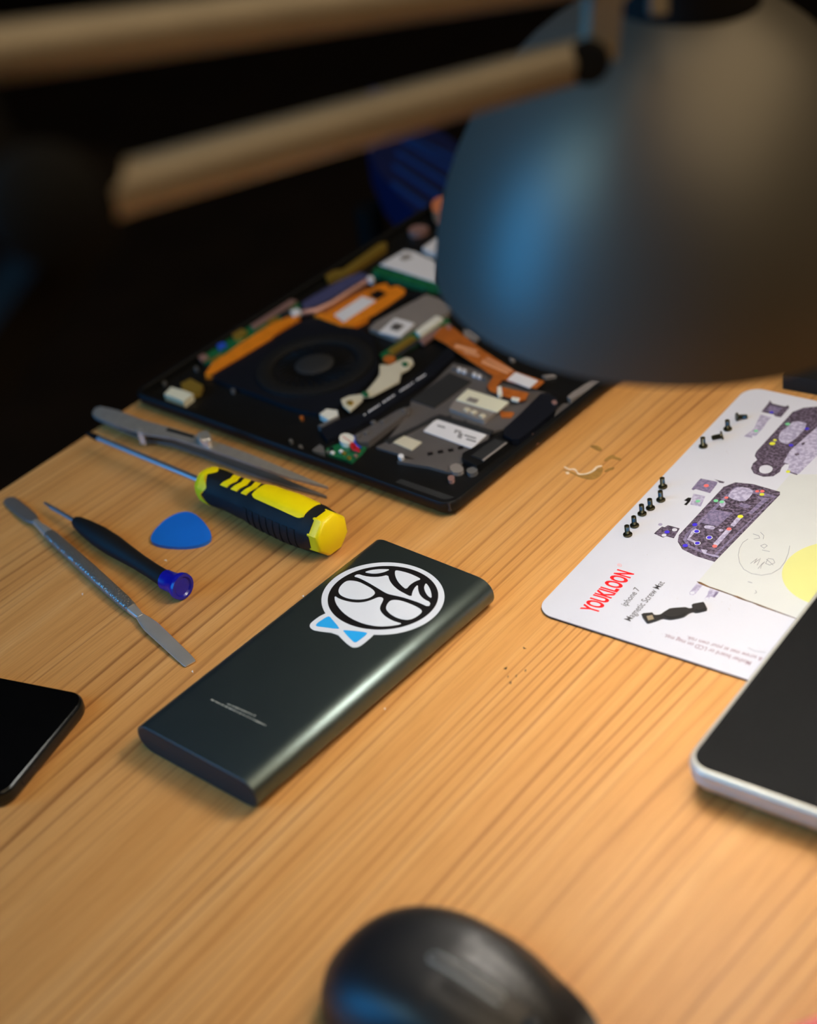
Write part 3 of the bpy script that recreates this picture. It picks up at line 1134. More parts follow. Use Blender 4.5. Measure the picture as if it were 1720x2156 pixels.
printed('printed_piece', 'printed lilac fork with dark strip', [([(1085, 1240), (1140, 1255), (1110, 1290), (1085, 1285), (1080, 1300), (1060, 1308), (1052, 1298), (1070, 1275), (1075, 1255)], 0, 1, 0), ([(1120, 1258), (1136, 1262), (1112, 1292), (1100, 1290)], 1, 2, 0)], [(1066, 1299, 0.8, 1, 7)])

# pencil sketch


def pencil(pts, r=0.00012):
    bm = bmesh.new()
    pts = [U(*p, MZ) + Vector((0, 0, 0.00006)) for p in Z3(pts)]
    q = []
    for i in range(len(pts) - 1):
        q += [pts[i].lerp(pts[i + 1], j / 3) for j in range(3)]
    q.append(pts[-1])
    add_tube(bm, q, r, 5)
    fin('pencil_stroke', bm, M_PENCIL, sm)


pencil([(1310, 945), (1280, 965), (1260, 1000), (1253, 1040), (1260, 1085), (1285, 1125), (1330, 1150), (1390, 1160), (1450, 1150), (1500, 1120), (1530, 1080), (1550, 1030), (1558, 985)])
pencil([(1340, 915), (1375, 925), (1380, 940), (1345, 945)])
pencil([(1385, 905), (1405, 925), (1400, 945)])
pencil([(1385, 985), (1410, 975), (1425, 985), (1405, 1000), (1385, 985)])
pencil([(1395, 1010), (1440, 1020)])
pencil([(1325, 1090), (1365, 1060), (1345, 1090), (1385, 1060), (1365, 1100)])
pencil([(1370, 1120), (1395, 1090), (1410, 1080), (1390, 1100), (1385, 1120)])
pencil([(1415, 1090), (1430, 1060), (1460, 1065), (1470, 1085), (1440, 1100), (1415, 1090)])
pencil([(1420, 1065), (1460, 1100)])
pencil([(1310, 1198), (1335, 1205)])
pencil([(1355, 1250), (1362, 1262), (1350, 1268)])
pencil([(1310, 1590), (1350, 1610), (1415, 1618)], 0.0001)
# soiling spots
bm = bmesh.new()
rs = random.Random(11)
for cx, cy, n, sp_ in ((780, 1490, 7, 40), (300, 1420, 9, 40), (860, 1290, 6, 40), (1180, 1330, 12, 90), (1160, 400, 5, 40), (720, 1050, 4, 40)):
    for _ in range(n):
        x, y = cx + rs.gauss(0, sp_), cy + rs.gauss(0, sp_ * 0.4)
        w = rs.uniform(2, 5)
        mp(bm, [(x - w, y), (x, y - w * 0.6), (x + w, y + 0.3 * w), (x + 0.2 * w, y + w * 0.6)], -1)
o = fin('dirt_speck', bm, mat('dirt', rgb(176, 158, 140), 0.7), sm, smooth=False)
o['kind'] = 'stuff'

# ------------------------------------------------------------------ screws on the mat
SC = []


def make_screw():
    t = thing('screw', 'x', 'screw', Vector((0, 0, 0)), 'small black screws laid out on the mat')
    bm = bmesh.new()
    prof = [(0.0, 1.5), (0.0, 1.9), (0.25, 2.15), (0.75, 2.15), (1.0, 1.75)]
    rings = [[Vector((r * MM * math.cos(2 * math.pi * k / 24), r * MM * math.sin(2 * math.pi * k / 24), z * MM)) for k in range(24)] for z, r in prof]
    add_loft(bm, rings)
    fin('head', bm, M_SCREW, t, world=False)
    bm = bmesh.new()
    rings = []
    z = 0.95
    for i in range(19):
        r = 0.95 if i % 2 else 1.2
        if i < 2:
            r = 1.0
        rings.append([Vector((r * MM * math.cos(2 * math.pi * k / 18), r * MM * math.sin(2 * math.pi * k / 18), (z + 0.24 * i + 0.24 * k / 18) * MM)) for k in range(18)])
    rings.append([Vector((0.75 * MM * math.cos(2 * math.pi * k / 18), 0.75 * MM * math.sin(2 * math.pi * k / 18), 5.6 * MM)) for k in range(18)])
    add_loft(bm, rings)
    sh = fin('shaft', bm, M_SCREW, t, world=False, smooth=False)
    bm = bmesh.new()
    rings = [[Vector((r * MM * math.cos(-2.2 + 1.2 * k / 8), r * MM * math.sin(-2.2 + 1.2 * k / 8), zz * MM)) for k in range(9)] for zz, r in ((3.0, 1.22), (5.0, 1.22))]
    add_loft(bm, rings, cap=False, closed=False)
    o = fin('thread_patch', bm, M_LOCK, sh, world=False)
    o['label'] = 'blue thread-lock patch'
    return t


def copy_tree(o, parent=None):
    c = o.copy()
    COL.objects.link(c)
    c.parent = parent
    for ch in list(o.children):
        copy_tree(ch, c)
    return c


screw0 = make_screw()
spots = [
    ((597, 922), None, 'small black screw on its head, nearest of the row of six to red lettering'),
    ((637, 868), None, 'small black screw on its head, second of the row of six from red lettering'),
    ((682, 798), None, 'small black screw on its head, third of the row of six from red lettering'),
    ((732, 764), None, 'small black screw on its head, fourth of the row of six from red lettering'),
    ((793, 716), None, 'small black screw on its head, fifth of the row of six from red lettering'),
    ((805, 638), None, 'small black screw on its head, farthest of the row of six from red lettering'),
    ((1045, 397), None, 'small black screw standing apart, nearest the viewer of the four under the lamp'),
    ((1162, 348), (-1, 0.12), 'small black screw lying on its side, shaft pointing left toward the opened laptop'),
    ((1190, 295), None, 'small black screw standing between the two screws that lie on their sides'),
    ((1240, 240), (1, 0.0), 'small black screw lying on its side, shaft pointing right, farthest from the viewer'),
]
for i, (zp, lie, lab) in enumerate(spots):
    s = screw0 if i == 0 else copy_tree(screw0)
    s['label'] = lab
    p = U(*Z3([zp])[0], MZ)
    if lie is None:
        s.location = p + Vector((0, 0, 0.00002))
        s.rotation_euler = (random.uniform(-0.02, 0.02), random.uniform(-0.02, 0.02), random.uniform(-0.5, 0.5))
    else:
        ang = math.atan2(lie[1], lie[0])
        s.location = p + Vector((0, 0, 0.0021))
        s.rotation_euler = (0, math.radians(90 + 10), ang)

# black bracket / connector strip on the mat
br = thing('connector_strip', 'small black flat cable piece lying on the mat beside the grey lettering', 'cable', U(1420, 1292, MZ))
bm = bmesh.new()
outl = [(676, 1392), (690, 1384), (742, 1380), (755, 1396), (790, 1392), (812, 1376), (845, 1356), (875, 1352), (940, 1348), (962, 1356), (985, 1352), (975, 1336), (985, 1328), (1045, 1317), (1053, 1326), (1069, 1358), (1062, 1364), (1000, 1378), (985, 1370), (960, 1378), (938, 1396), (918, 1405), (850, 1418), (825, 1414), (800, 1410), (775, 1422), (718, 1440), (708, 1436)]
mp(bm, outl, 0, 0, 0, MZ + 0.05)
add_px(bm, chaikin(Z3(outl), 1), MZ + 0.02, MZ + 0.9)
fin('flex_body', bm, M_BRACK, br, smooth=False, bevel=0.0001)
for pl in ([(800, 1388), (845, 1360), (935, 1352), (955, 1362), (932, 1392), (845, 1412)], [(985, 1335), (1042, 1322), (1060, 1357), (1003, 1370)]):
    bm = bmesh.new()
    add_px(bm, chaikin(Z3(pl), 1), MZ + 0.8, MZ + 1.3)
    fin('stiffener', bm, M_BRACK, br, smooth=False, bevel=0.0001)
bm = bmesh.new()
add_px(bm, Z3([(708, 1402), (742, 1394), (752, 1418), (718, 1427)]), MZ + 0.8, MZ + 1.2)
o = fin('contact', bm, mat('pale_contact', rgb(196, 178, 150), 0.35, 0.5), br, smooth=False)
o['label'] = 'pale metal contact'

# ------------------------------------------------------------------ opened laptop
LA = -0.80737
LO = (0.01956, 0.66787)
LWD, LDP = 0.2308, 0.331
lap = thing('opened_laptop', 'black laptop lying upside down with its cover off and circuit boards exposed', 'laptop', Vector((LO[0], LO[1], TZ)))
z0 = TZ


def lo_out(i, r=0.008):
    return tloc(LO, LA, rrect(-LWD + i, i, -i, LDP - i, max(r - i, 0.0015), 8))


def ll(pts, z):
    return [Vector((p[0], p[1], TZ + z * MM)) for p in pts]


bm = bmesh.new()
add_loft(bm, [ll(lo_out(i), z) for i, z in ((0.006, 1.5), (0.003, 2.0), (0.0008, 4.0), (0.0, 7.0), (0.0002, 9.4), (0.0007, 10.0), (0.0032, 10.0), (0.0036, 9.5), (0.0036, 5.0))])
fin('chassis', bm, M_CHASSIS, lap)
for x, y in ((-0.03, 0.03), (-0.2, 0.03), (-0.03, 0.3), (-0.2, 0.3)):
    bm = bmesh.new()
    add_prism(bm, tloc(LO, LA, circle(x, y, 0.005, 16)), TZ + 0.02 * MM, TZ + 1.6 * MM)
    fin('rubber_foot', bm, M_RUBBER, lap)


def part(name, pts, z0_, z1_, m, parent=None, conv=Z2, ch=0, bev=0.0002, zt=None, label=None):
    bm = bmesh.new()
    p = conv(pts)
    if ch:
        p = chaikin(p, ch)
    add_px(bm, p, z0_, z1_, 0, zt)
    o = fin(name, bm, m, parent or lap, smooth=False, bevel=bev)
    if label:
        o['label'] = label
    return o


# smooth front strip and inner plate
part('front_strip', [(560, 905), (600, 880), (880, 975), (850, 1010)], 5, 9.6, M_DKPAD, label='charcoal front panel')
plate = part('metal_plate', [(870, 280), (1010, 315), (1200, 395), (1370, 440), (1330, 500), (1210, 590), (1060, 640), (1050, 680), (930, 780), (880, 850), (840, 845), (620, 760), (470, 715), (520, 690), (640, 540), (650, 480), (780, 370)], 4.8, 6.2, M_PLATE, label='grey metal mid plate')
part('touchpad_sheet', [(850, 330), (962, 376), (772, 512), (652, 470)], 6.0, 6.8, M_DKPAD, plate, label='charcoal rectangle')
part('plate_rib', [(515, 680), (690, 600), (760, 560), (800, 545), (1080, 630), (1065, 648), (800, 565), (700, 610), (540, 695)], 6.0, 6.9, M_DKPAD, plate)
for x, y in ((750, 750), (803, 740), (857, 731), (907, 719), (845, 562), (925, 588), (990, 612)):
    part('slot', [(x - 16, y - 5), (x + 12, y - 11), (x + 17, y + 4), (x - 10, y + 10)], 5.9, 6.3, M_INK, plate, bev=0)
part('paper_label', [(780, 570), (1042, 652), (965, 722), (717, 632)], 6.0, 6.6, M_LABEL, plate, label='white paper label')
bm = bmesh.new()
rq = random.Random(5)
for i in range(5):
    for j in range(4):
        if rq.random() < 0.6:
            x, y = 862 + 11 * i + 3 * j, 640 + 3.5 * i - 9 * j + 8
            add_px(bm, Z2([(x, y), (x + 9, y + 3), (x + 4, y + 9), (x - 5, y + 6)]), 6.5, 6.68)
for x, y, w in ((790, 600, 40), (930, 650, 60), (940, 670, 50)):
    add_px(bm, Z2([(x, y), (x + w, y + w * 0.3), (x + w - 4, y + w * 0.3 + 6), (x - 4, y + 6)]), 6.5, 6.66)
fin('label_print', bm, M_GREYT, plate, smooth=False)
part('cream_patch', [(612, 655), (708, 690), (655, 732), (560, 690)], 6.0, 6.6, M_BRKT, plate, label='cream square patch')
card = part('wireless_card', [(880, 468), (850, 515), (1030, 582), (1130, 500), (1155, 490)], 6.0, 8.0, M_PLATEL, label='small circuit card')
part('card_label', [(945, 415), (1158, 482), (1098, 535), (885, 470)], 8.0, 8.5, M_LABELC, card, ch=0, label='cream card label')
part('label_marks', [(955, 455), (1005, 470), (985, 490), (935, 475)], 8.4, 8.6, M_PLATEL, card, bev=0)
for (x, y) in ((975, 535), (1020, 553), (940, 522)):
    part('chip', [(x - 18, y - 4), (x + 2, y - 12), (x + 20, y - 4), (x, y + 8)], 7.9, 8.9, M_BRKT, card)
part('card_gap_shade', [(1110, 530), (1185, 535), (1170, 560), (1120, 560)], 6.0, 6.9, M_COPPER, plate)  # copper-brown patch standing in for the shadow gap beside the card
# orange ribbon cable
rib = part('ribbon_cable', [(765, 145), (800, 105), (835, 78), (862, 90), (1010, 205), (1195, 325), (1342, 375), (1300, 412), (1225, 395), (1150, 372), (1080, 350), (930, 250), (830, 180)], 8.2, 8.7, M_COPPER, label='copper-coloured ribbon cable')
part('ribbon_branch', [(1080, 345), (1130, 362), (1095, 400), (1260, 435), (1245, 468), (1215, 478), (1060, 425), (1045, 400)], 8.0, 8.6, M_COPPER, rib)
for pl in ([(880, 180), (1000, 215), (975, 232), (875, 200)], [(1020, 262), (1160, 325), (1150, 338), (1015, 280)], [(1045, 250), (1180, 318), (1172, 326), (1035, 258)], [(930, 215), (1010, 240), (1000, 250), (925, 228)]):
    part('ribbon_marking', pl, 8.6, 8.75, M_COPPERL, rib, bev=0)
part('ribbon_label', [(1192, 328), (1310, 372), (1265, 410), (1150, 366)], 8.6, 9.0, M_LABEL, rib, label='white ribbon label')
part('solder_tab', [(825, 85), (845, 72), (865, 88), (848, 110)], 8.6, 9.2, M_ROSE, rib, ch=1)
part('connector', [(1098, 405), (1118, 400), (1126, 440), (1108, 452), (1098, 440)], 8.4, 10, M_CONN, rib)
part('connector', [(1175, 455), (1215, 462), (1205, 480), (1170, 470)], 8.4, 9.2, M_CONN, rib)
# speaker bars on the right
spk = part('speaker', [(1335, 425), (1425, 470), (1405, 520), (1260, 640), (1195, 685), (1110, 640), (1200, 560), (1290, 470)], 5, 9.2, M_NAVYD, ch=1, label='long black speaker block')
part('speaker_screw', [(1375, 478), (1400, 470), (1410, 488), (1388, 496)], 9.0, 9.6, M_ROSE, spk, ch=1)
part('speaker_bracket', [(1405, 520), (1440, 490), (1470, 490), (1470, 520), (1380, 600), (1300, 650), (1300, 635), (1390, 570)], 5, 8.0, M_PLATE, spk)
spk2 = part('speaker', [(1088, 655), (1160, 688), (1010, 805), (990, 812), (915, 770), (920, 745)], 5, 9.0, M_BLACK, ch=0, label='short black speaker box')
part('speaker_grille', [(1085, 672), (1145, 692), (1020, 780), (965, 758)], 8.9, 9.4, M_DKPAD, spk2)
bm = bmesh.new()
add_px(bm, Z2([(1140, 690), (1150, 693), (1030, 785), (1018, 782)]), 9.3, 9.7)
fin('speaker_trim', bm, M_PLATEL, spk2, smooth=False)
part('hinge_bracket', [(1490, 430), (1590, 365), (1625, 370), (1615, 395), (1480, 470), (1460, 455)], 5, 8.5, M_PLATEL, label='pale hinge bracket')
part('screw_post', [(935, 830), (970, 815), (1000, 825), (985, 850), (950, 855)], 5, 7.2, M_STEELD, ch=1)
part('screw_post', [(840, 868), (862, 858), (880, 870), (870, 890), (845, 888)], 5, 7.0, M_ROSE, ch=1)
part('screw_post', [(1272, 648), (1300, 640), (1312, 655), (1290, 670)], 5, 9.6, M_ROSE, ch=1)
part('clear_tab', [(850, 810), (895, 795), (930, 830), (905, 850), (860, 845)], 5, 7.0, M_PLATEL, ch=1)
part('battery_contacts', [(590, 770), (760, 790), (840, 815), (830, 840), (740, 815), (580, 790)], 5, 6.6, M_PLATE)
part('screw_post', [(580, 755), (608, 748), (618, 765), (595, 775)], 7, 8.8, M_LABEL, ch=1)
# corner board with wires
gb = part('corner_board', [(205, 745), (215, 722), (300, 690), (420, 715), (395, 745), (345, 792)], 5, 6.6, M_GREEN, label='green corner circuit board')
part('wire_plug', [(280, 655), (315, 640), (362, 660), (352, 690), (310, 700), (282, 685)], 6.5, 9.2, M_CONN, gb, ch=1)
for zz, pts, m in ((8, [(345, 670), (338, 700), (352, 728), (385, 738)], M_WIRER), (8.3, [(355, 662), (360, 690), (375, 712), (392, 718)], M_WIREB), (8.6, [(300, 665), (335, 690), (352, 700), (380, 730)], M_WIRER)):
    bm = bmesh.new()
    q = [U(*p, zz) for p in Z2(pts)]
    r_ = []
    for i in range(len(q) - 1):
        r_ += [q[i].lerp(q[i + 1], j / 4) for j in range(4)]
    add_tube(bm, r_ + [q[-1]], 0.0007, 8)
    fin('wire', bm, m, gb)
for x, y, m in ((240, 720, M_NAVYD), (305, 745, M_GOLD), (330, 768, M_GOLD), (365, 757, M_ROSE), (290, 735, M_LABEL), (245, 742, M_LABEL), (222, 738, M_STEELD)):
    part('chip', [(x - 12, y), (x, y - 8), (x + 12, y - 2), (x, y + 8)], 6.5, 7.6, m, gb)
part('corner_clip', [(140, 730), (180, 700), (200, 715), (205, 745), (160, 740)], 5, 8.0, M_STEELD)
hb = part('hinge_bar', [(350, 660), (590, 520), (645, 505), (640, 535), (600, 560), (430, 690), (380, 690)], 5, 8.4, M_PLATE, label='dark grey hinge bar')
for x, y in ((375, 655), (455, 585), (505, 580), (615, 520), (420, 640)):
    part('hinge_screw', [(x - 14, y), (x, y - 10), (x + 16, y - 4), (x + 2, y + 10)], 8.2, 9.2, M_STEELD, hb)
# heat pipe with white print
pipe = part('heat_pipe', [(180, 600), (400, 540), (720, 320), (850, 190), (880, 240), (760, 350), (440, 570), (220, 680), (190, 640)], 5, 7.6, M_NAVYD, label='blue-black heat pipe')
bm = bmesh.new()
rp = random.Random(9)
for i in range(26):
    t = i / 25
    x, y = 412 + 310 * t, 548 - 205 * t
    if rp.random() < 0.85:
        w = rp.uniform(4, 9)
        add_px(bm, Z2([(x - w, y + 3), (x, y - 5 - rp.random() * 4), (x + w, y - 4), (x, y + 5)]), 7.5, 7.7)
fin('pipe_print', bm, M_LABEL, pipe, smooth=False)
bk = part('cream_bracket', [(490, 290), (540, 292), (625, 252), (655, 258), (665, 282), (640, 310), (600, 330), (590, 375), (450, 450), (400, 455), (400, 470), (370, 500), (335, 530), (300, 500), (290, 470), (330, 450), (410, 440), (470, 370), (490, 340)], 7.4, 8.4, M_BRKT, label='cream metal fan bracket')
for x, y in ((335, 485), (620, 285), (415, 440)):
    part('bracket_screw', [(x - 22, y), (x - 5, y - 14), (x + 20, y - 6), (x + 8, y + 14)], 8.3, 9.2, M_GOLD if x == 335 else M_GREEN, bk, ch=1)
part('copper_screw', [(505, 255), (530, 238), (565, 243), (575, 262), (548, 280), (515, 275)], 6, 8.8, M_COPPER, ch=1)
mb = part('main_board', [(490, 235), (560, 190), (690, 100), (790, 30), (850, 60), (830, 80), (700, 170), (610, 225), (560, 300), (520, 290)], 5, 6.8, M_GREEN, label='green main circuit board')
part('gold_socket', [(530, 215), (650, 138), (678, 150), (560, 232)], 6.6, 8.4, M_GOLD, mb)
part('ivory_socket', [(675, 115), (782, 35), (818, 50), (700, 138)], 6.6, 8.8, M_CONN, mb)
part('black_socket', [(690, 160), (800, 90), (830, 100), (715, 178)], 6.6, 8.4, M_ROSE, mb)
part('black_socket', [(565, 240), (690, 155), (700, 165), (575, 255)], 6.6, 7.8, M_DKPAD, mb)
part('white_socket', [(178, 545), (215, 518), (270, 525), (275, 550), (225, 575)], 5, 8.4, M_CONN, ch=0, label='white socket')
part('thin_clip', [(170, 605), (270, 555), (280, 562), (190, 612)], 5, 8.0, M_STEELD)
part('pale_tag', [(920, 110), (960, 98), (1010, 135), (985, 165), (930, 145)], 6.5, 8.6, M_PLATEL)
part('edge_tab', [(1160, 256), (1178, 250), (1190, 262), (1172, 267)], 5, 6.6, M_PLATEL)
part('edge_tab', [(1330, 345), (1390, 336), (1402, 344), (1350, 354)], 5, 6.6, M_PLATEL)
for i in range(7):
    x = 870 + 26 * i
    part('solder_pad', [(x, 292 + 9 * i), (x + 16, 298 + 9 * i), (x + 10, 312 + 9 * i), (x - 6, 306 + 9 * i)], 6, 7.4, M_LABEL if i % 3 else M_STEELD, plate, bev=0)
# fan
FC = U(*Z1([(1015, 915)])[0], 7)
fan = part('fan_housing', [(600, 880), (800, 760), (950, 670), (1010, 655), (1150, 705), (1290, 720), (1345, 850), (1330, 950), (1200, 1080), (1060, 1160), (900, 1130), (700, 1050), (520, 990), (470, 950)], 5, 7.6, M_NAVYD, conv=Z1, ch=1, label='black cooling fan housing')
bm = bmesh.new()
n = 48
rr = [[Vector((FC.x + r * MM * math.cos(2 * math.pi * k / n), FC.y + r * MM * math.sin(2 * math.pi * k / n), TZ + z * MM)) for k in range(n)] for r, z in ((33, 7.4), (33, 9.0), (31, 9.4), (25, 9.4), (24, 8.8), (24, 7.4))]
add_loft(bm, rr, cap=False)
fin('fan_ring', bm, M_RUBBER, fan)
bm = bmesh.new()
for k in range(28):
    a = 2 * math.pi * k / 28
    c = Vector((FC.x + 16.5 * MM * math.cos(a), FC.y + 16.5 * MM * math.sin(a), TZ + 8.2 * MM))
    d = Vector((math.cos(a + 0.5), math.sin(a + 0.5), 0))
    add_box(bm, c, d, Vector((-d.y, d.x, 0)), Vector((0, 0, 1)), 13 * MM, 0.7 * MM, 1.6 * MM)
fin('fan_blades', bm, M_BLACK, fan, smooth=False)
bm = bmesh.new()
rr = [[Vector((FC.x + r * MM * math.cos(2 * math.pi * k / n), FC.y + r * MM * math.sin(2 * math.pi * k / n), TZ + z * MM)) for k in range(n)] for r, z in ((11, 7.4), (11, 9.0), (10, 9.5), (4, 9.6))]
add_loft(bm, rr)
fin('fan_hub', bm, M_DKPAD, fan)
# left side boards and films
part('orange_strip', [(445, 952), (480, 900), (620, 800), (790, 690), (880, 655), (935, 650), (915, 680), (870, 700), (805, 745), (790, 765), (600, 880), (480, 950)], 5, 8.4, M_ORANGE, conv=Z1, label='long orange film strip')
sb = part('side_board', [(405, 855), (590, 740), (760, 660), (890, 570), (935, 590), (940, 635), (800, 690), (620, 800), (490, 890), (440, 890)], 5, 7.2, M_GREEN, conv=Z1, label='narrow green side board')
for pl, m, hgt in (([(410, 862), (440, 845), (465, 862), (430, 885)], M_ROSE, 8.6), ([(585, 745), (630, 715), (665, 730), (640, 760), (600, 770)], M_GOLD, 8.8), ([(680, 700), (890, 565), (920, 570), (900, 590), (700, 715)], M_ROSE, 8.6),
                   ([(505, 800), (540, 785), (560, 800), (520, 825)], M_WIREB, 8.6), ([(760, 675), (800, 655), (830, 662), (780, 700)], M_GOLD, 8.4), ([(830, 640), (880, 610), (905, 625), (850, 655)], M_DKPAD, 8.8), ([(885, 625), (925, 610), (945, 632), (905, 655)], M_LABEL, 9.0), ([(470, 880), (530, 845), (545, 855), (490, 895)], M_GOLD, 8.2)):
    part('chip', pl, 7.0, hgt, m, sb, conv=Z1)
of = part('orange_frame', [(1010, 645), (1060, 630), (1290, 520), (1330, 495), (1385, 482), (1400, 505), (1440, 495), (1480, 515), (1475, 540), (1330, 640), (1210, 700), (1150, 702), (1060, 670)], 5, 8.0, M_ORANGE, conv=Z1, label='orange film frame')
part('frame_label', [(1115, 645), (1260, 550), (1330, 572), (1165, 682)], 7.9, 8.4, M_LABEL, of, conv=Z1)
part('frame_window', [(1290, 540), (1340, 512), (1388, 535), (1335, 568)], 7.9, 8.3, M_INK, of, conv=Z1)
part('frame_inset', [(1050, 628), (1180, 555), (1290, 500), (1290, 515), (1180, 575), (1070, 640)], 7.9, 8.3, M_COPPER, of, conv=Z1)
part('violet_film', [(945, 585), (1000, 550), (1170, 455), (1250, 425), (1300, 445), (1200, 500), (1060, 580), (960, 620)], 5, 7.0, M_GLASSY, conv=Z1, label='violet-grey film')
bm = bmesh.new()
add_tube(bm, [U(*p, 8) for p in Z1([(950, 635), (1020, 625), (1100, 590), (1200, 525), (1305, 460)])], 0.0019, 10)
rod = fin('silver_rod', bm, M_ROSE, lap)
part('rod_end', [(1280, 455), (1300, 440), (1325, 455), (1305, 475)], 7.5, 10, M_LABEL, rod, conv=Z1, ch=1)
part('drive_rail', [(1290, 660), (1490, 530), (1600, 520), (1580, 545), (1500, 555), (1310, 680)], 5, 7.6, M_BLACK, conv=Z1)
dr_ = part('memory_module', [(1295, 715), (1330, 680), (1590, 540), (1740, 590), (1700, 640), (1430, 765), (1400, 755)], 5, 7.8, M_PLATEL, conv=Z1, label='grey storage module')
part('module_label', [(1430, 662), (1530, 690), (1455, 762), (1345, 735)], 7.7, 8.3, M_LABEL, dr_, conv=Z1)
part('label_marks', [(1430, 685), (1480, 700), (1440, 730), (1400, 715)], 8.2, 8.45, M_PLATE, dr_, conv=Z1, bev=0)
ssd = part('solid_state_card', [(1310, 425), (1340, 395), (1640, 480), (1700, 500), (1600, 510), (1570, 500)], 5, 8.6, M_GREEN, conv=Z1, label='green card edge')
part('card_label', [(1350, 385), (1480, 310), (1530, 320), (1660, 380), (1640, 478)], 8.4, 9.0, M_LABEL, ssd, conv=Z1, label='white card label')
part('label_marks', [(1450, 345), (1500, 330), (1520, 350), (1470, 365)], 8.9, 9.1, M_PLATEL, ssd, conv=Z1, bev=0)
part('gold_strip', [(1065, 440), (1090, 420), (1160, 410), (1350, 275), (1385, 270), (1380, 295), (1180, 430), (1080, 460)], 5, 8.4, M_GOLD, conv=Z1, label='thin golden strip')
part('white_tab', [(1570, 300), (1640, 250), (1700, 260), (1700, 330), (1600, 320)], 5, 8.8, M_LABEL, conv=Z1)
part('rose_tab', [(1490, 215), (1520, 180), (1590, 180), (1605, 200), (1540, 225)], 5, 8.6, M_ROSE, conv=Z1, ch=1)
part('pink_tab', [(1612, 80), (1640, 40), (1700, 30), (1700, 120), (1640, 125)], 6, 14, mat('pink_tab', rgb(205, 120, 80), 0.5), conv=Z1, ch=1)
# corner connectors at left
cs = part('corner_socket', [(235, 1055), (270, 1020), (330, 1035), (385, 1055), (335, 1095), (290, 1075)], 5, 9.2, M_LABELC, conv=Z1, label='cream corner socket')
part('socket_pins', [(320, 1000), (370, 975), (435, 1010), (420, 1045), (380, 1055), (330, 1030)], 6, 8.8, M_GOLD, cs, conv=Z1)
for x, y in ((235, 995), (400, 920), (590, 1035), (945, 1175), (890, 1295), (940, 1325), (1460, 1370)):
    part('case_screw', [(x - 13, y), (x, y - 10), (x + 13, y), (x, y + 10)], 5, 6.8, M_STEELD if x != 945 else M_COPPER, conv=Z1, ch=1)

# ------------------------------------------------------------------ mouse
M0 = U(905, 1998, 36)
M1 = U(1110, 2112, 34)
mdir = (M1 - M0)
mdir.z = 0
mdir.normalize()
mside = Vector((-mdir.y, mdir.x, 0))
mcen = Vector((M0.x, M0.y, TZ)) + mdir * 0.006 - mside * 0.001
mouse = thing('computer_mouse', 'black computer mouse with grey centre strip, nearest object to the viewer', 'mouse', mcen)
ML_, MW_, MH_ = 49.5, 31.0, 34.0


def msurf(th, fi, off=0.0):
    """th around (0 = front), fi 0 at the bottom .. pi/2 on top"""
    cf, sf = math.cos(fi), math.sin(fi)
    rad = cf ** 0.5
    ct, st_ = math.cos(th), math.sin(th)
    x = math.copysign(abs(ct) ** 0.86, ct)
    y = math.copysign(abs(st_) ** 0.86, st_)
    a = x * rad
    bw = 1 - 0.10 * a + 0.0 * a * a
    X = ML_ * a
    Y = MW_ * y * rad * bw
    Zz = 2 + (MH_ - 2) * (sf ** 0.95) * (1 - 0.16 * max(0, a) - 0.20 * a * a)
    k = 1 + off / 35
    return mcen + mdir * (X * k * MM) + mside * (Y * k * MM) + Vector((0, 0, (Zz + off * sf) * MM))


def mshell(name, f0, f1, m, off=0.0, n=14, seg=72):
    bm = bmesh.new()
    rings = [[msurf(2 * math.pi * k / seg, f0 + (f1 - f0) * i / n, off) for k in range(seg)] for i in range(n + 1)]
    add_loft(bm, rings)
    return fin(name, bm, m, mouse)


mshell('side_shell', 0.0, 0.55, mat('mouse_side', rgb(9, 9, 10), 0.4, spec=0.3))
mshell('top_shell', 0.5, 1.5705, M_MOUSE, 0.25)


def mtop(a, b, off):
    """point on the shell above (a, b) mm from the centre: invert numerically"""
    best = None
    lo, hi = 0.5, 1.5705
    th = math.atan2(b / MW_, a / ML_)
    for _ in range(40):
        mid = (lo + hi) / 2
        p = msurf(th, mid, 0.25) - mcen
        if math.hypot(p.dot(mdir), p.dot(mside)) > math.hypot(a, b) * MM:
            lo = mid
        else:
            hi = mid
    p = msurf(th, lo, 0.25)
    q = mcen + mdir * (a * MM) + mside * (b * MM)
    return Vector((q.x, q.y, p.z + off * MM))


def mstrip(name, a0, a1, w, off, m, n=20):
    bm = bmesh.new()
    rings = []
    for i in range(n + 1):
        a = a0 + (a1 - a0) * i / n
        e = min(i, n - i) / n
        ww = w * min(1, 0.4 + e * 10)
        rings.append([mtop(a, -ww / 2, off), mtop(a, ww / 2, off), mtop(a, ww / 2, -0.4), mtop(a, -ww / 2, -0.4)])
    add_loft(bm, rings)
    return fin(name, bm, m, mouse)


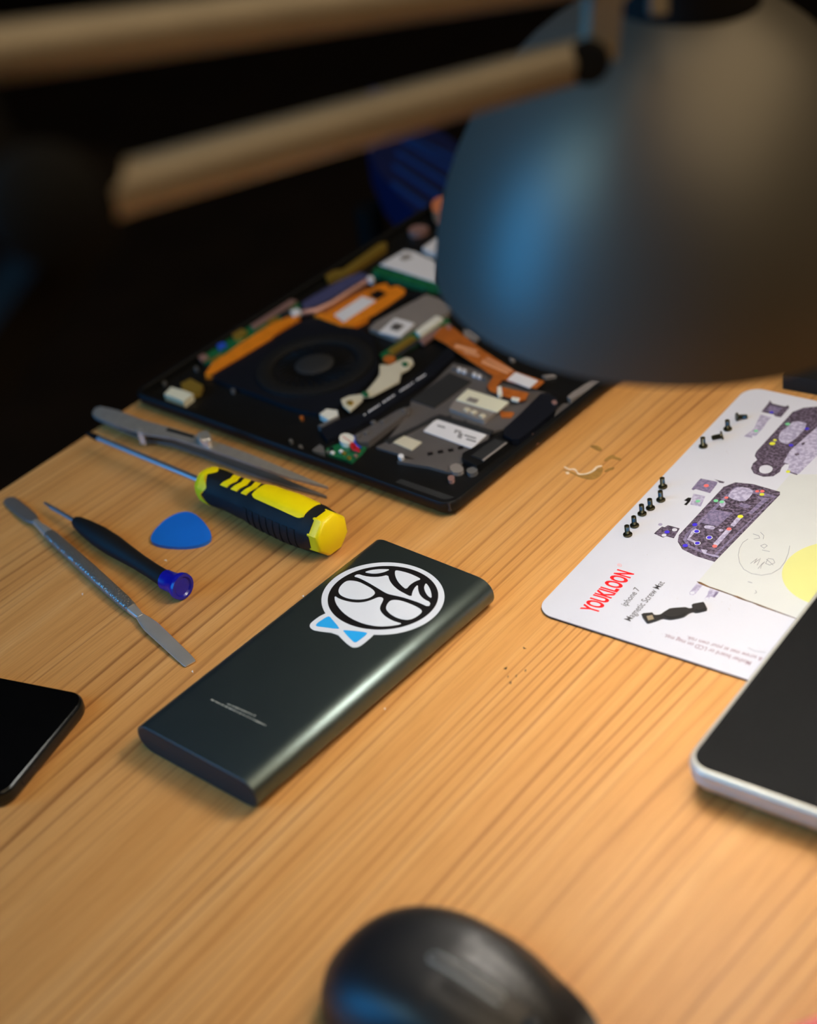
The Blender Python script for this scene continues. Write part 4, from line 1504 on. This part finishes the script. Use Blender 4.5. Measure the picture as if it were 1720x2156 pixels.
o = mstrip('centre_strip', -6, 24, 5.0, 0.25, M_SEAM)
o['label'] = 'grey centre strip'
mstrip('strip_groove', -5.5, 24, 2.4, 0.6, M_INK)
mstrip('wheel_slot', 23.5, 44, 7.5, 0.5, M_INK)
bm = bmesh.new()
wc = mtop(34, 0, -4.5)
add_rev(bm, wc - mside * 0.0028, wc + mside * 0.0028, [(0, 6.2 * MM), (0.15, 7 * MM), (0.85, 7 * MM), (1, 6.2 * MM)], 28)
fin('scroll_wheel', bm, M_RUBBER, mouse)
for s in (-1, 1):
    bm = bmesh.new()
    rings = []
    for i in range(13):
        a = 4 + 3.5 * i
        wmax = 20.5 * math.sqrt(max(0.05, 1 - (a / 53) ** 2.4)) + 3
        rings.append([mtop(a, s * 4.2, 0.35), mtop(a, s * (4.2 + wmax * 0.5), 0.35), mtop(a, s * min(4.2 + wmax, 26), 0.3), mtop(a, s * min(4.2 + wmax, 26), -0.5), mtop(a, s * 4.2, -0.5)])
    add_loft(bm, rings)
    fin('button', bm, M_MOUSE, mouse)
bm = bmesh.new()
add_prism(bm, [tuple((mcen + mdir * (x * MM) + mside * (y * MM))[:2]) for x, y in rrect(-44, -24, 44, 24, 16, 8)], TZ + 0.02 * MM, TZ + 2.4 * MM)
fin('glide_base', bm, M_BLACK, mouse)

# ------------------------------------------------------------------ desk lamp
LC = P(105.6, 536.7, 184.0)
LAX = Vector((0.1, -0.04, 0.994)).normalized()
LR, LH, LN = 82.3, 100.1, 1.89
base_pt = P(-400, 140, 0)
lamp = thing('desk_lamp', 'grey desk lamp with dome shade and double arm hanging over the desk', 'lamp', base_pt)
le1 = LAX.cross(Vector((0, 1, 0))).normalized()
le2 = LAX.cross(le1)


def lring(k, off=0.0, n=96):
    r = (LR * math.sqrt(max(0, 1 - k ** LN)) + off) * MM
    return [LC + LAX * ((LH * k + off * 0.3) * MM) + (le1 * math.cos(2 * math.pi * j / n) + le2 * math.sin(2 * math.pi * j / n)) * r for j in range(n)]


KS = [0, 0.01, 0.05, 0.12, 0.2, 0.3, 0.4, 0.5, 0.6, 0.7, 0.78, 0.84, 0.89, 0.93, 0.955]
bm = bmesh.new()
add_loft(bm, [lring(k) for k in KS] + [lring(k, -1.0) for k in KS[::-1]], cap=False)
fin('shade', bm, M_SHADE, lamp)
bm = bmesh.new()
add_loft(bm, [lring(0.004, -0.9)] + [lring(k, -1.6) for k in KS[1:]], cap=False)
o = fin('reflector', bm, M_REFL, lamp)
o['label'] = 'white inside of the shade'
apex = LC + LAX * (LH * MM)
# socket collar on the shade
bm = bmesh.new()
add_rev(bm, LC + LAX * (LH * 0.93 * MM), apex + LAX * 0.032, [(0, 25 * MM), (0.15, 25 * MM), (0.3, 22 * MM), (1, 21 * MM)], 40)
o = fin('socket', bm, M_DARKP, lamp)
bm = bmesh.new()
bmesh.ops.create_icosphere(bm, subdivisions=3, radius=0.024, matrix=Matrix.Translation(LC + LAX * (38 * MM) + Vector((-0.012, 0.026, 0))))
add_rev(bm, LC + LAX * (38 * MM) + Vector((-0.012, 0.026, 0.018)), LC + LAX * (94 * MM), [(0, 13 * MM), (1, 13 * MM)], 20)
BULB = emit_mat('bulb_glow', (1.0, 0.945, 0.88, 1), 35.0)
o = fin('bulb', bm, BULB, lamp)
o['label'] = 'glowing white bulb'
# hinge and arms
J1 = D(1215, 128, 497)
J2 = D(1262, -58, 488)
E1 = D(215, 408, 415)
E2 = D(-140, 128, 375)
bm = bmesh.new()
add_rev(bm, J1, E1, [(0, 0.0066), (1, 0.0066)], 28)
fin('lower_bar', bm, M_ARM, lamp)
bm = bmesh.new()
add_rev(bm, J2, E2, [(0, 0.0062), (1, 0.0062)], 28)
fin('upper_bar', bm, M_ARM, lamp)
bm = bmesh.new()
add_beam(bm, D(1260, 118, 500), J2 + (J2 - J1) * 0.4, 0.009, 0.012, Vector((0, 1, 0)))
add_beam(bm, D(1385, 30, 505), D(1385, -90, 500), 0.005, 0.005, Vector((0, 1, 0)))
add_beam(bm, D(1262, -20, 492), apex + LAX * 0.024, 0.008, 0.012)
fin('hinge', bm, M_ARM, lamp, bevel=0.001)
bm = bmesh.new()
kd = (Vector((0, 0, CH * MM + TZ)) - J1).normalized()
kp = D(1238, 130, 494)
add_rev(bm, kp - kd * 0.004, kp + kd * 0.006, [(0, 6.5 * MM), (0.8, 6.5 * MM), (1, 5 * MM)], 20)
o = fin('knob', bm, M_DARKP, lamp)
o['label'] = 'dark hinge knob'
bm = bmesh.new()
add_beam(bm, E1, D(-30, 372, 385), 0.012, 0.02)
add_beam(bm, D(-30, 372, 385), E2, 0.01, 0.02)
ek = D(95, 432, 375)
ekd = (Vector((0, 0, CH * MM + TZ)) - ek).normalized()
add_rev(bm, ek - ekd * 0.006, ek + ekd * 0.006, [(0, 0.0135), (0.85, 0.0135), (1, 0.011)], 28)
fin('elbow', bm, M_DARKP, lamp, bevel=0.0015)
bm = bmesh.new()
pole_top = base_pt + Vector((0, 0, 0.05))
add_beam(bm, D(200, 430, 400), pole_top, 0.0135, 0.0135)
fin('lower_arm', bm, M_DARKP, lamp, bevel=0.002)
bm = bmesh.new()
add_rev(bm, base_pt + Vector((0, 0, 0.0001)), base_pt + Vector((0, 0, 0.06)), [(0, 0.085), (0.25, 0.085), (0.35, 0.078), (0.4, 0.015), (1, 0.013)], 48)
fin('weighted_base', bm, M_SHADE, lamp)

# ------------------------------------------------------------------ things at the edges of the view
# stool standing in for an unidentified dark blue thing beyond the desk
sz = -45
stp = [(785, 168), (772, 215), (768, 330), (880, 455), (1010, 560), (1150, 430), (1000, 330)]
sw = [Vector(U(x, y, sz)) for x, y in stp]
cen = sum(sw, Vector()) / len(sw)
stool = thing('stool', 'unidentified dark blue thing shaped as ribbed stool beyond the desk, partly behind the lamp shade', 'stool', Vector((cen.x, cen.y, 0)))
bm = bmesh.new()
add_px(bm, chaikin(stp, 1), sz - 35, sz, 0, zt=sz)
seat = fin('seat', bm, M_STOOL, stool, smooth=False, bevel=0.004)
for a_, b_ in (((848, 296), (960, 362)), ((838, 322), (960, 398)), ((830, 350), (950, 432)), ((828, 388), (940, 468)), ((856, 290), (990, 350))):
    bm = bmesh.new()
    add_tube(bm, [U(*a_, sz), U(*b_, sz)], 0.0022, 8)
    fin('rib', bm, M_STOOLR, seat)
seat_z = (sz - 34) * MM + TZ
for dx, dy in ((-0.02, -0.045), (0.06, -0.03), (-0.05, 0.02), (0.03, 0.05)):
    bm = bmesh.new()
    add_tube(bm, [Vector((cen.x + dx * 1.3, cen.y + dy * 1.3, 0.0)), Vector((cen.x + dx, cen.y + dy, seat_z))], 0.011, 12)
    fin('leg', bm, M_DARKP, stool)

# black case behind the mat, under the lamp
bm = bmesh.new()
cp = [U(x, y, 0.5) for x, y in ((1648, 818), (1760, 838), (1900, 735), (1720, 690))]
add_prism(bm, [tuple(v[:2]) for v in cp], TZ + 0.0003, TZ + 0.009)
cc = sum(cp, Vector()) / 4
o = fin('flat_case', bm, M_RUBBER, None, bevel=0.002, at=Vector((cc.x, cc.y, TZ)), smooth=False)
o['label'] = 'flat black case lying behind the far edge of the white mat, under the lamp'
o['category'] = 'case'

# red object at the bottom right corner of the view
bm = bmesh.new()
rp_ = [U(x, y, 12) for x, y in ((1640, 2172), (1730, 2134), (1860, 2200), (1760, 2290))]
add_prism(bm, [tuple(v[:2]) for v in rp_], TZ + 0.0003, TZ + 0.012)
cc = sum(rp_, Vector()) / 4
o = fin('red_case', bm, M_REDP, None, bevel=0.003, at=Vector((cc.x, cc.y, TZ)))
o['label'] = 'red plastic case just entering the bottom right corner of the view'
o['category'] = 'case'

# ------------------------------------------------------------------ light
def area(name, loc, target, sx, sy, power, color):
    l = bpy.data.lights.new(name, 'AREA')
    l.shape = 'RECTANGLE'
    l.size, l.size_y = sx, sy
    l.energy = power
    l.color = color
    o = bpy.data.objects.new(name, l)
    COL.objects.link(o)
    o.location = loc
    o.rotation_euler = (Vector(target) - Vector(loc)).to_track_quat('-Z', 'Y').to_euler()
    return o


area('window_daylight', (-1.2, 0.42, 1.18), (0.06, 0.55, 1.0), 0.5, 0.8, 10.0, (0.03, 0.38, 1.0))
area('window_sky', (-0.9, 0.22, 1.72), (0.06, 0.55, 0.98), 0.35, 0.35, 3.2, (0.5, 0.88, 1.0))
area('ceiling_fill', (0.5, 0.35, 2.5), (0.1, 0.5, 0.9), 2.8, 2.4, 36.0, (1.0, 0.77, 0.48))  # soft unseen overhead light, added as warm fill for desk and arms

w = bpy.data.worlds.new('dim_room')
scene.world = w
w.use_nodes = True
w.node_tree.nodes['Background'].inputs[0].default_value = (0.6, 0.75, 1.0, 1)
w.node_tree.nodes['Background'].inputs[1].default_value = 0.004

# ------------------------------------------------------------------ camera object
cam = bpy.data.cameras.new('camera')
co = bpy.data.objects.new('camera', cam)
COL.objects.link(co)
cam.sensor_fit = 'HORIZONTAL'
cam.sensor_width = 24
cam.lens = 50
cam.clip_start = 0.01
c, s = math.cos(PITCH), math.sin(PITCH)
cr, sr = math.cos(ROLL), math.sin(ROLL)
fw = Vector((0, c, -s))
rt0, up0 = Vector((1, 0, 0)), Vector((0, s, c))
right = rt0 * cr + up0 * sr
upv = up0 * cr - rt0 * sr
m3 = Matrix((right, upv, -fw)).transposed()
co.matrix_world = Matrix.Translation(Vector((0, 0, CH * MM + TZ))) @ m3.to_4x4()
cam.dof.use_dof = True
cam.dof.focus_distance = 0.77
cam.dof.aperture_fstop = 3.8
scene.camera = co

vs = scene.view_settings
vs.view_transform = 'Standard'
vs.look = 'None'
vs.exposure = 0.0
vs.gamma = 1.0
vs.use_curve_mapping = False
scene.display_settings.display_device = 'sRGB'
scene.cycles.use_denoising = True
scene.cycles.max_bounces = 8
scene.cycles.sample_clamp_indirect = 6.0
